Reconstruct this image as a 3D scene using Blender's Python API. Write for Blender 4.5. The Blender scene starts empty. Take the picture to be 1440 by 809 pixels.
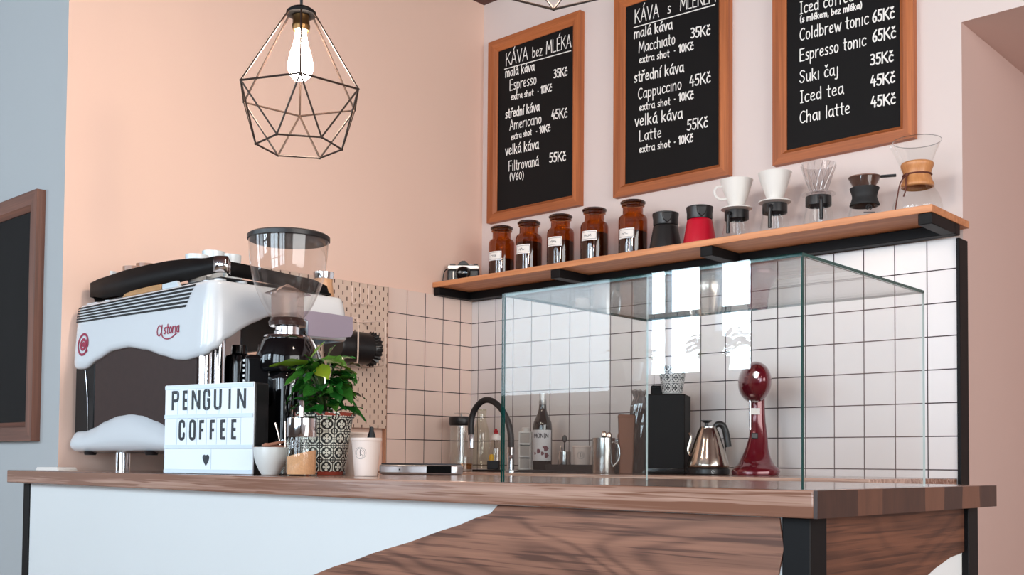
import bpy, math, random
from mathutils import Vector, Matrix
PI = math.pi
random.seed(4)
SC = bpy.context.scene
COL = SC.collection
# ------------------------------------------------------------------ camera
F_PX, PY, YAW, PIT, ROL = 1504.497, 595.752, 0.826430, 0.0367380, -0.00828393
CAM = Vector((3.20811, -3.21654, 1.13429))
FW = Vector((-math.cos(YAW) * math.cos(PIT), math.sin(YAW) * math.cos(PIT), math.sin(PIT)))
_r = FW.cross(Vector((0, 0, 1))).normalized()
_u = _r.cross(FW)
RT = math.cos(ROL) * _r - math.sin(ROL) * _u
UP = math.sin(ROL) * _r + math.cos(ROL) * _u
cd = bpy.data.cameras.new('camera')
cd.sensor_width = 36.0
cd.lens = F_PX / 1440 * 36
cd.shift_y = (PY - 404.5) / 1440
cd.clip_start = 0.05
cam = bpy.data.objects.new('camera', cd)
COL.objects.link(cam)
cam.matrix_world = Matrix(((RT.x, UP.x, -FW.x, CAM.x), (RT.y, UP.y, -FW.y, CAM.y), (RT.z, UP.z, -FW.z, CAM.z), (0, 0, 0, 1)))
SC.camera = cam

def at(px, py, axis, v):
    """the point of the photograph's ray that lies on the plane axis = v (metres)"""
    d = FW + RT * ((px - 720) / F_PX) - UP * ((py - PY) / F_PX)
    i = 'xyz'.index(axis)
    return CAM + d * ((v - CAM[i]) / d[i])

# ------------------------------------------------------------------ light
SC.view_settings.view_transform = 'Standard'
SC.view_settings.look = 'None'
SC.view_settings.gamma = 1
SC.view_settings.use_curve_mapping = False
SC.view_settings.exposure = 0.0
SC.cycles.use_denoising = True
SC.cycles.max_bounces = 10
SC.cycles.transparent_max_bounces = 24
SC.cycles.caustics_reflective = False
SC.cycles.caustics_refractive = False
SC.cycles.sample_clamp_indirect = 6
W = bpy.data.worlds.new('sky')
SC.world = W
W.use_nodes = True
W.node_tree.nodes['Background'].inputs[0].default_value = (0.62, 0.80, 1.0, 1)
W.node_tree.nodes['Background'].inputs[1].default_value = 1.0
DAY = (0.80, 0.91, 1.0)
WIN_Y = -5.5
# windows: x0, x1, z0, z1, daylight strength (W per square metre)
WINDOWS = [(-0.42, 0.34, 1.60, 2.95, 80), (-1.85, -0.60, 1.52, 2.95, 15), (1.15, 2.75, 0.7, 2.95, 33),
           (3.15, 4.75, 0.7, 2.95, 24), (-3.5, -2.1, 1.0, 2.95, 36)]  # last three are unseen windows, added for more daylight
ADDED_SIDE_WIN = (-3.6, -0.7, 0.9, 2.9, 18)          # y0, y1, z0, z1, strength: unseen window added on the right to brighten the passage
for i, (x0, x1, z0, z1, p) in enumerate(WINDOWS):
    l = bpy.data.lights.new('daylight', 'AREA')
    l.shape = 'RECTANGLE'
    l.size, l.size_y = x1 - x0 + 0.3, z1 - z0 + 0.3
    l.energy = p * l.size * l.size_y
    l.color = DAY
    o = bpy.data.objects.new('daylight', l)
    COL.objects.link(o)
    o.location = ((x0 + x1) / 2, WIN_Y - 0.35, (z0 + z1) / 2)
    o.rotation_euler = (PI / 2, 0, 0)
l = bpy.data.lights.new('added_side_light', 'AREA')  # added light, lifts the passage and the salmon wall
l.shape = 'RECTANGLE'
l.size, l.size_y = ADDED_SIDE_WIN[1] - ADDED_SIDE_WIN[0], ADDED_SIDE_WIN[3] - ADDED_SIDE_WIN[2]
l.energy = ADDED_SIDE_WIN[4] * l.size * l.size_y
l.color = (1.0, 0.95, 0.90)
o = bpy.data.objects.new('added_side_light', l)
COL.objects.link(o)
o.location = (5.45, (ADDED_SIDE_WIN[0] + ADDED_SIDE_WIN[1]) / 2, (ADDED_SIDE_WIN[2] + ADDED_SIDE_WIN[3]) / 2)
o.rotation_euler = (PI / 2, 0, PI / 2)
BULB_COLOR, BULB_STRENGTH = (1.0, 0.82, 0.67), 240

# ------------------------------------------------------------------ mesh helpers
class MB:
    def __init__(s): s.v = []; s.f = []; s.m = []
    def add(s, vs, fs, mi=0, M=None):
        n = len(s.v)
        for p in vs:
            p = Vector(p)
            s.v.append(M @ p if M is not None else p)
        for f in fs:
            s.f.append([i + n for i in f]); s.m.append(mi)
        return s
    def bx(s, x0, x1, y0, y1, z0, z1, mi=0, M=None):
        vs = [(x, y, z) for z in (z0, z1) for y in (y0, y1) for x in (x0, x1)]
        return s.add(vs, [(0, 2, 3, 1), (4, 5, 7, 6), (0, 1, 5, 4), (2, 6, 7, 3), (0, 4, 6, 2), (1, 3, 7, 5)], mi, M)
    def lathe(s, prof, c=(0, 0, 0), seg=32, mi=0, M=None, a0=0.0):
        vs, fs, rings = [], [], []
        T = Matrix.Translation(c)
        if M is not None: T = T @ M
        for r, z in prof:
            if r < 1e-6:
                rings.append([len(vs)]); vs.append((0, 0, z))
            else:
                rings.append(list(range(len(vs), len(vs) + seg)))
                vs += [(r * math.cos(a0 + 2 * PI * k / seg), r * math.sin(a0 + 2 * PI * k / seg), z) for k in range(seg)]
        for a, b in zip(rings, rings[1:]):
            for k in range(seg):
                k2 = (k + 1) % seg
                if len(a) == 1 and len(b) == 1: continue
                if len(a) == 1: fs.append((a[0], b[k2], b[k]))
                elif len(b) == 1: fs.append((a[k], a[k2], b[0]))
                else: fs.append((a[k], a[k2], b[k2], b[k]))
        return s.add(vs, fs, mi, T)
    def cyl(s, c, r, h, seg=24, mi=0, M=None, r2=None):
        r2 = r if r2 is None else r2
        return s.lathe([(0, 0), (r, 0), (r2, h), (0, h)], c, seg, mi, M)
    def tube(s, pts, r, seg=8, closed=False, mi=0):
        pts = [Vector(p) for p in pts]
        n = len(pts)
        rs = r if isinstance(r, (list, tuple)) else [r] * n
        rings, vs, fs = [], [], []
        nrm = None
        for i, p in enumerate(pts):
            a = pts[(i - 1) % n] if (closed or i > 0) else p
            b = pts[(i + 1) % n] if (closed or i < n - 1) else p
            t = (b - a)
            t = t.normalized() if t.length > 1e-9 else Vector((0, 0, 1))
            if nrm is None:
                nrm = t.cross(Vector((0, 0, 1)))
                if nrm.length < 1e-3: nrm = t.cross(Vector((1, 0, 0)))
            nrm = (nrm - t * nrm.dot(t)).normalized()
            bi = t.cross(nrm)
            rings.append(list(range(len(vs), len(vs) + seg)))
            vs += [p + (nrm * math.cos(2 * PI * k / seg) + bi * math.sin(2 * PI * k / seg)) * rs[i] for k in range(seg)]
        m = n if closed else n - 1
        for i in range(m):
            a, b = rings[i], rings[(i + 1) % n]
            for k in range(seg):
                fs.append((a[k], a[(k + 1) % seg], b[(k + 1) % seg], b[k]))
        if not closed:
            fs.append(rings[0][::-1]); fs.append(rings[-1])
        return s.add(vs, fs, mi)
    def prism(s, poly, ax, a, b, mi=0):
        """poly: 2D points in the two axes other than ax; from a to b along ax"""
        def P(p, v):
            q = list(p); q.insert('xyz'.index(ax), v); return q
        n = len(poly)
        vs = [P(p, a) for p in poly] + [P(p, b) for p in poly]
        fs = [list(range(n))[::-1], list(range(n, 2 * n))] + [(i, (i + 1) % n, n + (i + 1) % n, n + i) for i in range(n)]
        return s.add(vs, fs, mi)
    def ball(s, c, rx, ry=None, rz=None, seg=20, n=12, mi=0, M=None):
        ry = ry or rx; rz = rz or rx
        prof = [(math.sin(PI * k / n), -math.cos(PI * k / n)) for k in range(n + 1)]
        prof[0] = (0, -1); prof[-1] = (0, 1)
        T = Matrix.Diagonal((rx, ry, rz, 1))
        if M is not None: T = M @ T
        return s.lathe(prof, c, seg, mi, T)
    def shell(s, path, ts, closed=True, cap_top=False, mi=0):
        """path: (x, y, nx, ny, zb, zt) with (nx, ny) pointing inwards; ts: (t, inset)"""
        n = len(path); vs, fs = [], []
        for x, y, nx, ny, zb, zt in path:
            for t, o in ts:
                vs.append((x + nx * o, y + ny * o, zb + (zt - zb) * t))
        k = len(ts)
        for i in range(n if closed else n - 1):
            j = (i + 1) % n
            for q in range(k - 1):
                fs.append((i * k + q, j * k + q, j * k + q + 1, i * k + q + 1))
        if cap_top: fs.append([i * k + k - 1 for i in range(n)])
        return s.add(vs, fs, mi)
    def ribbon(s, pts, w, O, U, V, N, off=0.0006, round_=True, closed=False, mi=0):
        """a flat stroke of width w along 2D points, on the plane O + u U + v V"""
        s.k = getattr(s, 'k', 0) + 1
        step = 2.2e-5
        off += (s.k % 17) * step * .5
        P = [O + U * a + V * b + N * off for a, b in pts]
        if closed: P.append(P[0])
        for i, (p, q) in enumerate(zip(P, P[1:])):
            p = p + N * (step * (i % 29)); q = q + N * (step * (i % 29))
            d = q - p
            if d.length < 1e-7: continue
            d.normalize()
            e = d.cross(N) * (w / 2)
            s.add([p - e, q - e, q + e, p + e], [(0, 1, 2, 3)], mi)
        if round_:
            u, v = U.normalized(), N.cross(U.normalized())
            for i, p in enumerate(P):
                s.add([p + N * (step * (i % 29) - .9e-5) + (u * math.cos(k * PI / 4) + v * math.sin(k * PI / 4)) * w / 2 for k in range(8)], [list(range(8))], mi)
        return s
    def build(s, name, mat, parent=None, smooth=38, bevel=0.0, seg=2, solid=0.0, sub=0, loc=None, normals=True):
        me = bpy.data.meshes.new(name)
        me.from_pydata([tuple(p) for p in s.v], [], s.f)
        for m in (mat if isinstance(mat, (list, tuple)) else [mat]): me.materials.append(m)
        me.polygons.foreach_set('material_index', s.m)
        me.update()
        if normals:
            import bmesh
            b = bmesh.new(); b.from_mesh(me)
            bmesh.ops.remove_doubles(b, verts=b.verts, dist=1e-6)
            bmesh.ops.recalc_face_normals(b, faces=b.faces)
            b.to_mesh(me); b.free()
        if smooth:
            me.polygons.foreach_set('use_smooth', [True] * len(me.polygons))
            me.set_sharp_from_angle(angle=math.radians(smooth))
        o = bpy.data.objects.new(name, me)
        COL.objects.link(o)
        if parent: o.parent = parent
        if loc: o.location = loc
        if sub:
            md = o.modifiers.new('sub', 'SUBSURF'); md.levels = md.render_levels = sub
        if solid:
            md = o.modifiers.new('solid', 'SOLIDIFY'); md.thickness = solid; md.offset = -1
        if bevel:
            md = o.modifiers.new('bevel', 'BEVEL'); md.width = bevel; md.segments = seg; md.limit_method = 'ANGLE'
        return o

def thing(name, label, cat, loc=(0, 0, 0), rz=0.0, group=None):
    o = bpy.data.objects.new(name, None)
    o.empty_display_size = 0.05
    COL.objects.link(o)
    o.location = loc; o.rotation_euler = (0, 0, rz)
    o['label'] = label; o['category'] = cat
    if group: o['group'] = group
    return o
def tag(o, label, cat, group=None):
    o['label'] = label; o['category'] = cat
    if group: o['group'] = group
    return o
def struct(o):
    o['kind'] = 'structure'; return o
def dup(root, loc, rz=None, label=None):
    def cp(o, par):
        c = o.copy(); COL.objects.link(c)
        if par is not None: c.parent = par
        for ch in list(o.children): cp(ch, c)
        return c
    r = cp(root, None)
    r.location = loc
    if rz is not None: r.rotation_euler = (0, 0, rz)
    if label: r['label'] = label
    return r
def smooth_line(p, n=2, closed=False):
    for _ in range(n):
        q = []
        m = len(p)
        if not closed: q.append(p[0])
        for i in range(m if closed else m - 1):
            a, b = p[i], p[(i + 1) % m]
            q.append(tuple(a[k] * .75 + b[k] * .25 for k in range(len(a))))
            q.append(tuple(a[k] * .25 + b[k] * .75 for k in range(len(a))))
        if not closed: q.append(p[-1])
        p = q
    return p
def interp(tab, x):
    if x <= tab[0][0]: return tab[0][1]
    for (a, b), (c, d) in zip(tab, tab[1:]):
        if x <= c:
            t = (x - a) / (c - a); t = t * t * (3 - 2 * t) * .5 + t * .5
            return b + (d - b) * t
    return tab[-1][1]
RX = lambda a: Matrix.Rotation(a, 4, 'X')
RY = lambda a: Matrix.Rotation(a, 4, 'Y')
RZ = lambda a: Matrix.Rotation(a, 4, 'Z')

# ------------------------------------------------------------------ materials
def lin(c):
    return tuple(((x / 255) / 12.92 if x / 255 <= 0.04045 else ((x / 255 + 0.055) / 1.055) ** 2.4) for x in c)
class NT:
    def __init__(s, name):
        s.mat = bpy.data.materials.new(name); s.mat.use_nodes = True
        s.t = s.mat.node_tree; s.n = s.t.nodes; s.n.clear()
        s.out = s.n.new('ShaderNodeOutputMaterial')
    def new(s, typ, **kw):
        n = s.n.new('ShaderNode' + typ)
        for k, v in kw.items(): setattr(n, k, v)
        return n
    def link(s, a, b): s.t.links.new(a, b)
    def math(s, op, a, b=None, c=None):
        n = s.new('Math', operation=op)
        for i, x in enumerate((a, b, c)):
            if x is None: continue
            if isinstance(x, (int, float)): n.inputs[i].default_value = x
            else: s.link(x, n.inputs[i])
        return n.outputs[0]
    def coord(s):
        tc = s.new('TexCoord'); sx = s.new('SeparateXYZ'); s.link(tc.outputs['Object'], sx.inputs[0])
        return tc.outputs['Object'], sx.outputs
    def mix(s, fac, a, b):
        n = s.new('Mix', data_type='RGBA')
        if isinstance(fac, (int, float)): n.inputs[0].default_value = fac
        else: s.link(fac, n.inputs[0])
        for i, x in ((6, a), (7, b)):
            if isinstance(x, tuple): n.inputs[i].default_value = (*x[:3], 1)
            else: s.link(x, n.inputs[i])
        return n.outputs[2]
    def bsdf(s, color=None, rough=0.5, metal=0.0, spec=0.5, coat=0.0, bump=None, bstr=0.1, bdist=0.002):
        p = s.new('BsdfPrincipled')
        if isinstance(color, tuple): p.inputs['Base Color'].default_value = (*color[:3], 1)
        elif color is not None: s.link(color, p.inputs['Base Color'])
        if isinstance(rough, (int, float)): p.inputs['Roughness'].default_value = rough
        else: s.link(rough, p.inputs['Roughness'])
        p.inputs['Metallic'].default_value = metal
        p.inputs['Specular IOR Level'].default_value = spec
        p.inputs['Coat Weight'].default_value = coat
        p.inputs['Coat Roughness'].default_value = 0.08
        if bump is not None:
            b = s.new('Bump'); b.inputs['Strength'].default_value = bstr; b.inputs['Distance'].default_value = bdist
            s.link(bump, b.inputs['Height']); s.link(b.outputs[0], p.inputs['Normal'])
        s.link(p.outputs[0], s.out.inputs[0])
        return p
    def noise(s, vec, scale, detail=4, rough=0.55, mapping=None, dist=0.0):
        if mapping:
            m = s.new('Mapping'); m.inputs['Scale'].default_value = mapping; s.link(vec, m.inputs[0]); vec = m.outputs[0]
        n = s.new('TexNoise'); n.inputs['Scale'].default_value = scale; n.inputs['Detail'].default_value = detail
        n.inputs['Roughness'].default_value = rough; n.inputs['Distortion'].default_value = dist
        s.link(vec, n.inputs['Vector'])
        return n.outputs['Fac']
    def ramp(s, fac, stops):
        r = s.new('ValToRGB'); e = r.color_ramp.elements
        while len(e) < len(stops): e.new(0.5)
        for i, (p, c) in enumerate(stops):
            e[i].position = p; e[i].color = (*c[:3], 1)
        s.link(fac, r.inputs[0])
        return r.outputs[0]
_M = {}
def M(name, rgb=(200, 200, 200), rough=0.5, metal=0.0, spec=0.5, coat=0.0, var=0.0, scale=8, bump=0.0):
    if name in _M: return _M[name]
    t = NT(name); c = lin(rgb)
    vec, _ = t.coord()
    nz = t.noise(vec, scale, 5)
    col = c
    if var: col = t.mix(nz, tuple(x * (1 - var) for x in c), tuple(min(1, x * (1 + var)) for x in c))
    t.bsdf(col, rough, metal, spec, coat, bump=nz if bump else None, bstr=bump)
    _M[name] = t.mat
    return t.mat
def wood(name, dark, light, axis='x', rough=0.35, scale=1.0, coat=0.0, staves=0.0, ring=0.0, spec=0.5, pores=0.0):
    t = NT(name)
    vec, xyz = t.coord()
    mp = {'x': (.6, 24, 24), 'y': (24, .6, 24), 'z': (24, 24, .6)}[axis]
    fp = {'x': (2, 80, 80), 'y': (80, 2, 80), 'z': (80, 80, 2)}[axis]
    big = t.noise(vec, 2.2 * scale, 3, .55, mp, dist=.2)
    fine = t.noise(vec, 1.6 * scale, 3, .6, fp)
    f = t.math('ADD', t.math('MULTIPLY', big, .68), t.math('MULTIPLY', fine, .32))
    if ring:
        a_ = 'xyz'.index(axis)
        m = t.new('Mapping'); m.inputs['Scale'].default_value = [1.0 if k == a_ else 2.6 for k in range(3)]
        t.link(vec, m.inputs[0])
        wn1 = t.noise(m.outputs[0], 1.5, 2, .5, None, dist=.4)
        ph = t.math('ADD', t.math('MULTIPLY', xyz[2], 9.0), t.math('MULTIPLY', wn1, 13.0))
        sn = t.math('ADD', t.math('MULTIPLY', t.math('SINE', t.math('MULTIPLY', ph, 2 * PI)), .5), .5)
        ln = t.math('POWER', sn, 2.2)
        f = t.math('SUBTRACT', f, t.math('MULTIPLY', ln, .24 * ring))
        f = t.math('ADD', f, .05)
    if pores:
        pm = {'x': (3.2, 125, 125), 'y': (125, 3.2, 125), 'z': (125, 125, 3.2)}[axis]
        po = t.noise(vec, 1.2 * scale, 2, .5, pm)
        f = t.math('SUBTRACT', f, t.math('MULTIPLY', t.math('SMOOTH_MIN', 1.0, t.math('MAXIMUM', 0.0, t.math('MULTIPLY', t.math('SUBTRACT', po, .53), 14.0))), .30 * pores))
    if staves:
        y = xyz[1] if axis == 'x' else xyz[0]
        wn = t.new('TexWhiteNoise', noise_dimensions='1D')
        t.link(t.math('FLOOR', t.math('DIVIDE', y, staves)), wn.inputs['W'])
        f = t.math('ADD', f, t.math('MULTIPLY', t.math('SUBTRACT', wn.outputs[0], .5), .28))
    d, l = lin(dark), lin(light)
    mid = tuple((a + b) / 2 for a, b in zip(d, l))
    col = t.ramp(f, [(.30, d), (.5, mid), (.68, l)])
    t.bsdf(col, rough, 0, spec, coat, bump=f, bstr=.12, bdist=.001)
    return t.mat
def glass(name, tint=(1, 1, 1), f0=0.045, rough=0.0, body=None, bodyfac=0.0):
    """thin clear glass: transmits with its own tint, reflects by Fresnel"""
    t = NT(name)
    lw = t.new('LayerWeight'); lw.inputs[0].default_value = .5
    fac = t.math('ADD', t.math('MULTIPLY', t.math('POWER', lw.outputs['Facing'], 5.0), 1 - f0), f0)
    tr = t.new('BsdfTransparent'); tr.inputs[0].default_value = (*tint, 1)
    gl = t.new('BsdfGlossy'); gl.inputs['Roughness'].default_value = rough; gl.inputs[0].default_value = (1, 1, 1, 1)
    base = tr.outputs[0]
    if body:
        df = t.new('BsdfDiffuse'); df.inputs[0].default_value = (*lin(body), 1)
        mm = t.new('MixShader'); mm.inputs[0].default_value = bodyfac
        t.link(base, mm.inputs[1]); t.link(df.outputs[0], mm.inputs[2]); base = mm.outputs[0]
    mx = t.new('MixShader')
    t.link(fac, mx.inputs[0]); t.link(base, mx.inputs[1]); t.link(gl.outputs[0], mx.inputs[2])
    t.link(mx.outputs[0], t.out.inputs[0])
    return t.mat
def tile_mat(name, axis, a0, z0, pitch=0.1, half=0.0017, rgb=(227, 220, 218)):
    t = NT(name)
    vec, xyz = t.coord()
    def line(c, o):
        x = t.math('DIVIDE', t.math('SUBTRACT', c, o), pitch)
        d = t.math('ABSOLUTE', t.math('SUBTRACT', t.math('FRACT', t.math('ADD', x, .5)), .5))
        return t.math('LESS_THAN', d, half / pitch)
    g = t.math('MAXIMUM', line(xyz['xyz'.index(axis)], a0), line(xyz[2], z0))
    nz = t.noise(vec, 3.0, 3)
    base = t.mix(nz, lin(tuple(int(c * .97) for c in rgb)), lin(rgb))
    col = t.mix(g, base, lin((62, 48, 50)))
    rg = t.math('ADD', t.math('MULTIPLY', g, .5), .28)
    t.bsdf(col, rg, 0, .45, bump=t.math('SUBTRACT', 1.0, g), bstr=.5, bdist=.001)
    return t.mat
def emit(name, col, s):
    t = NT(name); e = t.new('Emission'); e.inputs[0].default_value = (*col, 1); e.inputs[1].default_value = s
    t.link(e.outputs[0], t.out.inputs[0]); return t.mat

BLACK = M('black_steel', (17, 16, 17), .5, 0, .15, var=.1)
BLK_PL = M('black_plastic', (22, 22, 24), .38)
BLK_GL = M('gloss_black', (9, 9, 11), .08, 0, .4, coat=.25)
CHROME = M('chrome', (225, 225, 228), .09, 1.0)
STEEL = M('brushed_steel', (190, 188, 186), .22, 1.0)
WHITE_PL = M('white_enamel', (208, 212, 216), .22, 0, .5, coat=.3)
CERAMIC = M('ceramic', (226, 222, 216), .35)
PAPERW = M('white_paper', (236, 230, 224), .7)
CHALK = M('chalk', (238, 234, 228), .9)
SLATE = M('slate', (17, 15, 15), .7, 0, .2, var=.25, scale=5)
CLEAR = glass('clear_glass', (.97, .98, .975))
PANE = glass('pane_glass', (.975, .99, .987), f0=.036)
WPANE = glass('window_pane', (.97, .99, 1.0))
GREEN_EDGE = M('glass_edge', (14, 66, 62), .15, 0, .5)
PALE_EDGE = M('glass_edge_pale', (196, 208, 204), .2)
AMBER = glass('amber_glass', (.58, .235, .04), f0=.06, body=(74, 30, 6), bodyfac=.10)
COFFEE = M('coffee_beans', (34, 20, 14), .5, var=.5, scale=120, bump=.6)
RED_ENAMEL = M('red_enamel', (168, 16, 44), .3, 0, .5, coat=.3)
FRAME_WOOD = {a: wood('frame_wood_' + a, (136, 70, 34), (196, 114, 64), a, .5) for a in 'xz'}
WALNUT = {a: wood('walnut_frame_' + a, (74, 44, 34), (128, 82, 64), a, .5) for a in 'xz'}
SHELF_WOOD = wood('shelf_wood', (184, 112, 68), (222, 154, 106), 'x', .5)
TOP_WOOD = wood('counter_wood', (128, 88, 70), (226, 188, 168), 'x', .17, 1.0, .3, staves=.085, pores=.55)
SLAB_WOOD = wood('live_edge_wood', (84, 48, 32), (158, 108, 84), 'x', .45, 1.0, 0, ring=.6, pores=.6)
SLAB_END = wood('live_edge_end', (64, 36, 24), (112, 70, 50), 'y', .5, 1.0, 0, ring=.4, pores=.6)
DARK_WOOD = wood('dark_wood', (58, 30, 22), (92, 52, 40), 'x', .5)

# ------------------------------------------------------------------ lettering (hand-drawn strokes, cap height 7)
_ring = lambda cx, cy, rx, ry: '~o' + ' '.join('%.2f,%.2f' % (cx + rx * math.cos(k * PI / 4), cy + ry * math.sin(k * PI / 4)) for k in range(8))
GL = {
 'A': (5.2, '0,0 2.4,7 4.8,0|0.9,2.4 3.9,2.4'), 'K': (5, '0.2,0 0.2,7|4.2,7 0.4,3.2|1.4,4 4.6,0'), 'V': (5, '0,7 2.3,0 4.6,7'),
 'M': (6.4, '0,0 0.6,7 2.9,2 5.2,7 5.8,0'), 'L': (4.2, '0.2,7 0.2,0 3.6,0'), 'E': (4.4, '3.6,7 0.2,7 0.2,0 3.8,0|0.2,3.6 3,3.6'),
 'F': (4.2, '3.7,7 0.2,7 0.2,0|0.2,3.6 3,3.6'), 'S': (4.6, '~3.8,6 2.8,7 1,6.9 0.2,5.5 1.2,4 3,3.2 3.8,1.8 2.6,0.1 0.9,0.1 0,1.2'),
 'C': (4.6, '~4,6.2 2.8,7 1,6.2 0.1,3.5 0.8,0.9 2.4,0 4,0.9'), 'I': (2.8, '1.2,0 1.2,7|0.3,7 2.1,7|0.3,0 2.1,0'),
 'O': (5, _ring(2.3, 3.5, 2.2, 3.6)), 'N': (5, '0.2,0 0.2,7 4.2,0 4.2,7'), 'P': (4.4, '0.2,0 0.2,7|~0.2,7 3,7 3.8,5.2 2.8,3.4 0.2,3.4'),
 'a': (4.2, '~3.2,4 1.8,4.6 0.4,3.6 0.2,1.5 1.2,0.1 2.6,0.6 3.2,2.2|3.2,4.5 3.3,1 3.9,0'),
 'b': (4.1, '0.2,7 0.2,0|~0.2,3.2 1.6,4.5 3.2,3.6 3.2,1.2 1.8,0 0.2,0.8'), 'c': (3.6, '~3.2,3.8 2,4.5 0.6,3.8 0.2,2 0.8,0.4 2,0 3.2,0.7'),
 'd': (4.2, '~3.2,3.2 1.8,4.5 0.3,3.4 0.3,1 1.6,0 3.2,1.2|3.2,7 3.3,0'), 'e': (3.8, '~0.4,2.2 3,2.6 2.8,4 1.6,4.6 0.4,3.4 0.3,1.2 1.4,0 3.2,0.7'),
 'f': (3.1, '~2.8,6.6 1.8,7 1.1,5.8 1,3 1,0|0,4.3 2.4,4.3'), 'h': (4.1, '0.2,7 0.2,0|~0.2,3 1.6,4.6 2.9,4 3.1,2 3.1,0'),
 'i': (1.6, '0.5,4.5 0.5,0'), 'j': (2.2, '~1.4,4.5 1.4,-1 0.8,-2.4 -0.4,-2'), 'k': (4, '0.2,7 0.2,0|3,4.4 0.3,2|1,2.6 3.3,0'),
 'l': (1.7, '0.6,7 0.6,0'), 'm': (6.1, '0.2,4.5 0.2,0|~0.2,3 1.3,4.6 2.6,4 2.7,2 2.7,0|~2.7,3 3.8,4.6 5.1,4 5.2,2 5.2,0'),
 'n': (4.1, '0.2,4.5 0.2,0|~0.2,3 1.6,4.6 2.9,4 3.1,2 3.1,0'), 'o': (4.1, _ring(1.8, 2.25, 1.6, 2.3)),
 'p': (4.1, '0.2,4.5 0.2,-2.6|~0.2,3.2 1.6,4.5 3.2,3.6 3.2,1.2 1.8,0 0.2,0.8'), 'r': (3.1, '0.2,4.5 0.2,0|~0.2,2.8 1.2,4.4 2.6,4.4'),
 's': (3.3, '~2.6,4 1.6,4.6 0.4,3.8 0.9,2.6 2.2,2 2.7,1 1.6,0 0.2,0.5'), 't': (3.1, '1.2,6.6 1.2,0.6 2.2,0|0,4.5 2.6,4.5'),
 'u': (4.1, '~0.2,4.5 0.3,1 1.3,0 2.6,0.7 3.1,2|3.1,4.5 3.2,0'), 'v': (3.7, '0,4.5 1.6,0 3.2,4.5'), 'w': (5.5, '0,4.5 1.3,0 2.6,3.6 3.9,0 5.2,4.5'),
 'x': (3.7, '0,4.5 3.2,0|3,4.5 0,0'), 'z': (3.6, '0.2,4.5 3,4.5 0,0 3.2,0'),
 '0': (4.2, _ring(1.9, 3.5, 1.7, 3.5)), '1': (2.4, '0,5.6 1.4,7 1.4,0'), '3': (4, '~0.2,6.6 1.8,7 3.2,5.8 2.4,4.2 1,3.8|~1,3.8 2.8,3.4 3.4,1.6 2,0 0,0.5'),
 '4': (4.2, '1.6,7 0,2.6 3.6,2.6|2.6,4.4 2.6,0'), '5': (4.1, '3.4,7 0.6,7 0.4,4|~0.4,4 2.4,4.4 3.4,2.6 2.6,0.4 1.2,0 0,0.7'),
 '6': (4.1, '~3,7 1.2,5 0.3,2.4 1,0.3 2.4,0 3.4,1.4 3,3.2 1.6,3.6 0.5,2.4'),
 '·': (2.2, '0.7,2.6 1.1,2.6'), '(': (2.2, '~1.6,7.6 0.5,5.4 0.4,1.6 1.4,-0.8'), ')': (2.2, '~0.3,7.6 1.4,5.4 1.5,1.6 0.4,-0.8'), ',': (1.6, '0.7,0.4 0.3,-1.3'), ' ': (2.4, '')}
for _b, _n, _k in (('a', 'á', 'a'), ('e', 'é', 'a'), ('i', 'í', 'b'), ('r', 'ř', 'c'), ('c', 'č', 'c'), ('A', 'Á', 'A'), ('E', 'É', 'A')):
    _w, _s = GL[_b]
    GL[_n] = (_w, _s + '|' + {'a': '1.6,5.6 2.8,7', 'b': '0.6,5.6 1.6,7', 'c': '0.8,6.9 1.6,5.8 2.6,7', 'A': '2.2,7.8 3.3,9.3'}[_k])
def strokes(s):
    x = 0.0; out = []
    for ch in s:
        w, st = GL[ch]
        for q in filter(None, st.split('|')):
            sm, cl = q.startswith('~'), q.startswith('~o')
            pts = [tuple(map(float, p.split(','))) for p in q.lstrip('~o').split()]
            if sm: pts = smooth_line(pts, 2 if not cl else 1, cl)
            out.append(([(x + a, b) for a, b in pts], cl))
        x += w + .55
    return x - .55, out
def write(mb, s, A, B, h, w, N, up=Vector((0, 0, 1)), off=0.0006):
    tw, st = strokes(s)
    U = (B - A) / tw
    V = up * (h / 7)
    for pts, cl in st: mb.ribbon(pts, w, A, U, V, N, off, closed=cl)
# ------------------------------------------------------------------ the room
PAINT = M('white_paint', (222, 206, 200), .85, var=.02, scale=2)
SALMON = M('salmon_paint', (240, 206, 188), .85, var=.025, scale=1.6)
ROOM_PAINT = M('room_paint', (206, 196, 190), .9)
REVEAL = M('passage_paint', (213, 184, 174), .85, var=.02, scale=2)
CEIL_Z, WR_Y, WL_Y = 3.124, 0.065, -1.762
struct(MB().bx(-4, 5.2, WIN_Y, 1.6, -.1, 0).build('floor', wood('floor_wood', (112, 84, 64), (150, 116, 92), 'x', .4)))
struct(MB().bx(-4, 5.2, WIN_Y, 1.6, CEIL_Z, CEIL_Z + .1).build('ceiling', wood('ceiling_wood', (70, 36, 30), (96, 54, 46), 'x', .6)))
mb = MB()
mb.bx(-4, 0, WL_Y, .3, 0, CEIL_Z)
mb.m = [1 if f == 5 else 0 for f in range(6)]
struct(mb.build('wall_left', [M('pier_paint', (170, 172, 173), .85, var=.02, scale=2), SALMON]))
mb = MB().bx(0, 2.032, WR_Y, 1.5, 0, CEIL_Z).bx(2.032, 5.2, WR_Y, 1.5, 2.487, CEIL_Z)
mb.m = [1 if f in (5, 6) else 0 for f in range(12)]
struct(mb.build('wall_back', [PAINT, REVEAL]))
struct(MB().bx(2.032, 5.2, 1.5, 1.6, 0, 2.487).build('wall_passage', REVEAL))
wy0, wy1, wz0, wz1, _ = ADDED_SIDE_WIN
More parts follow.
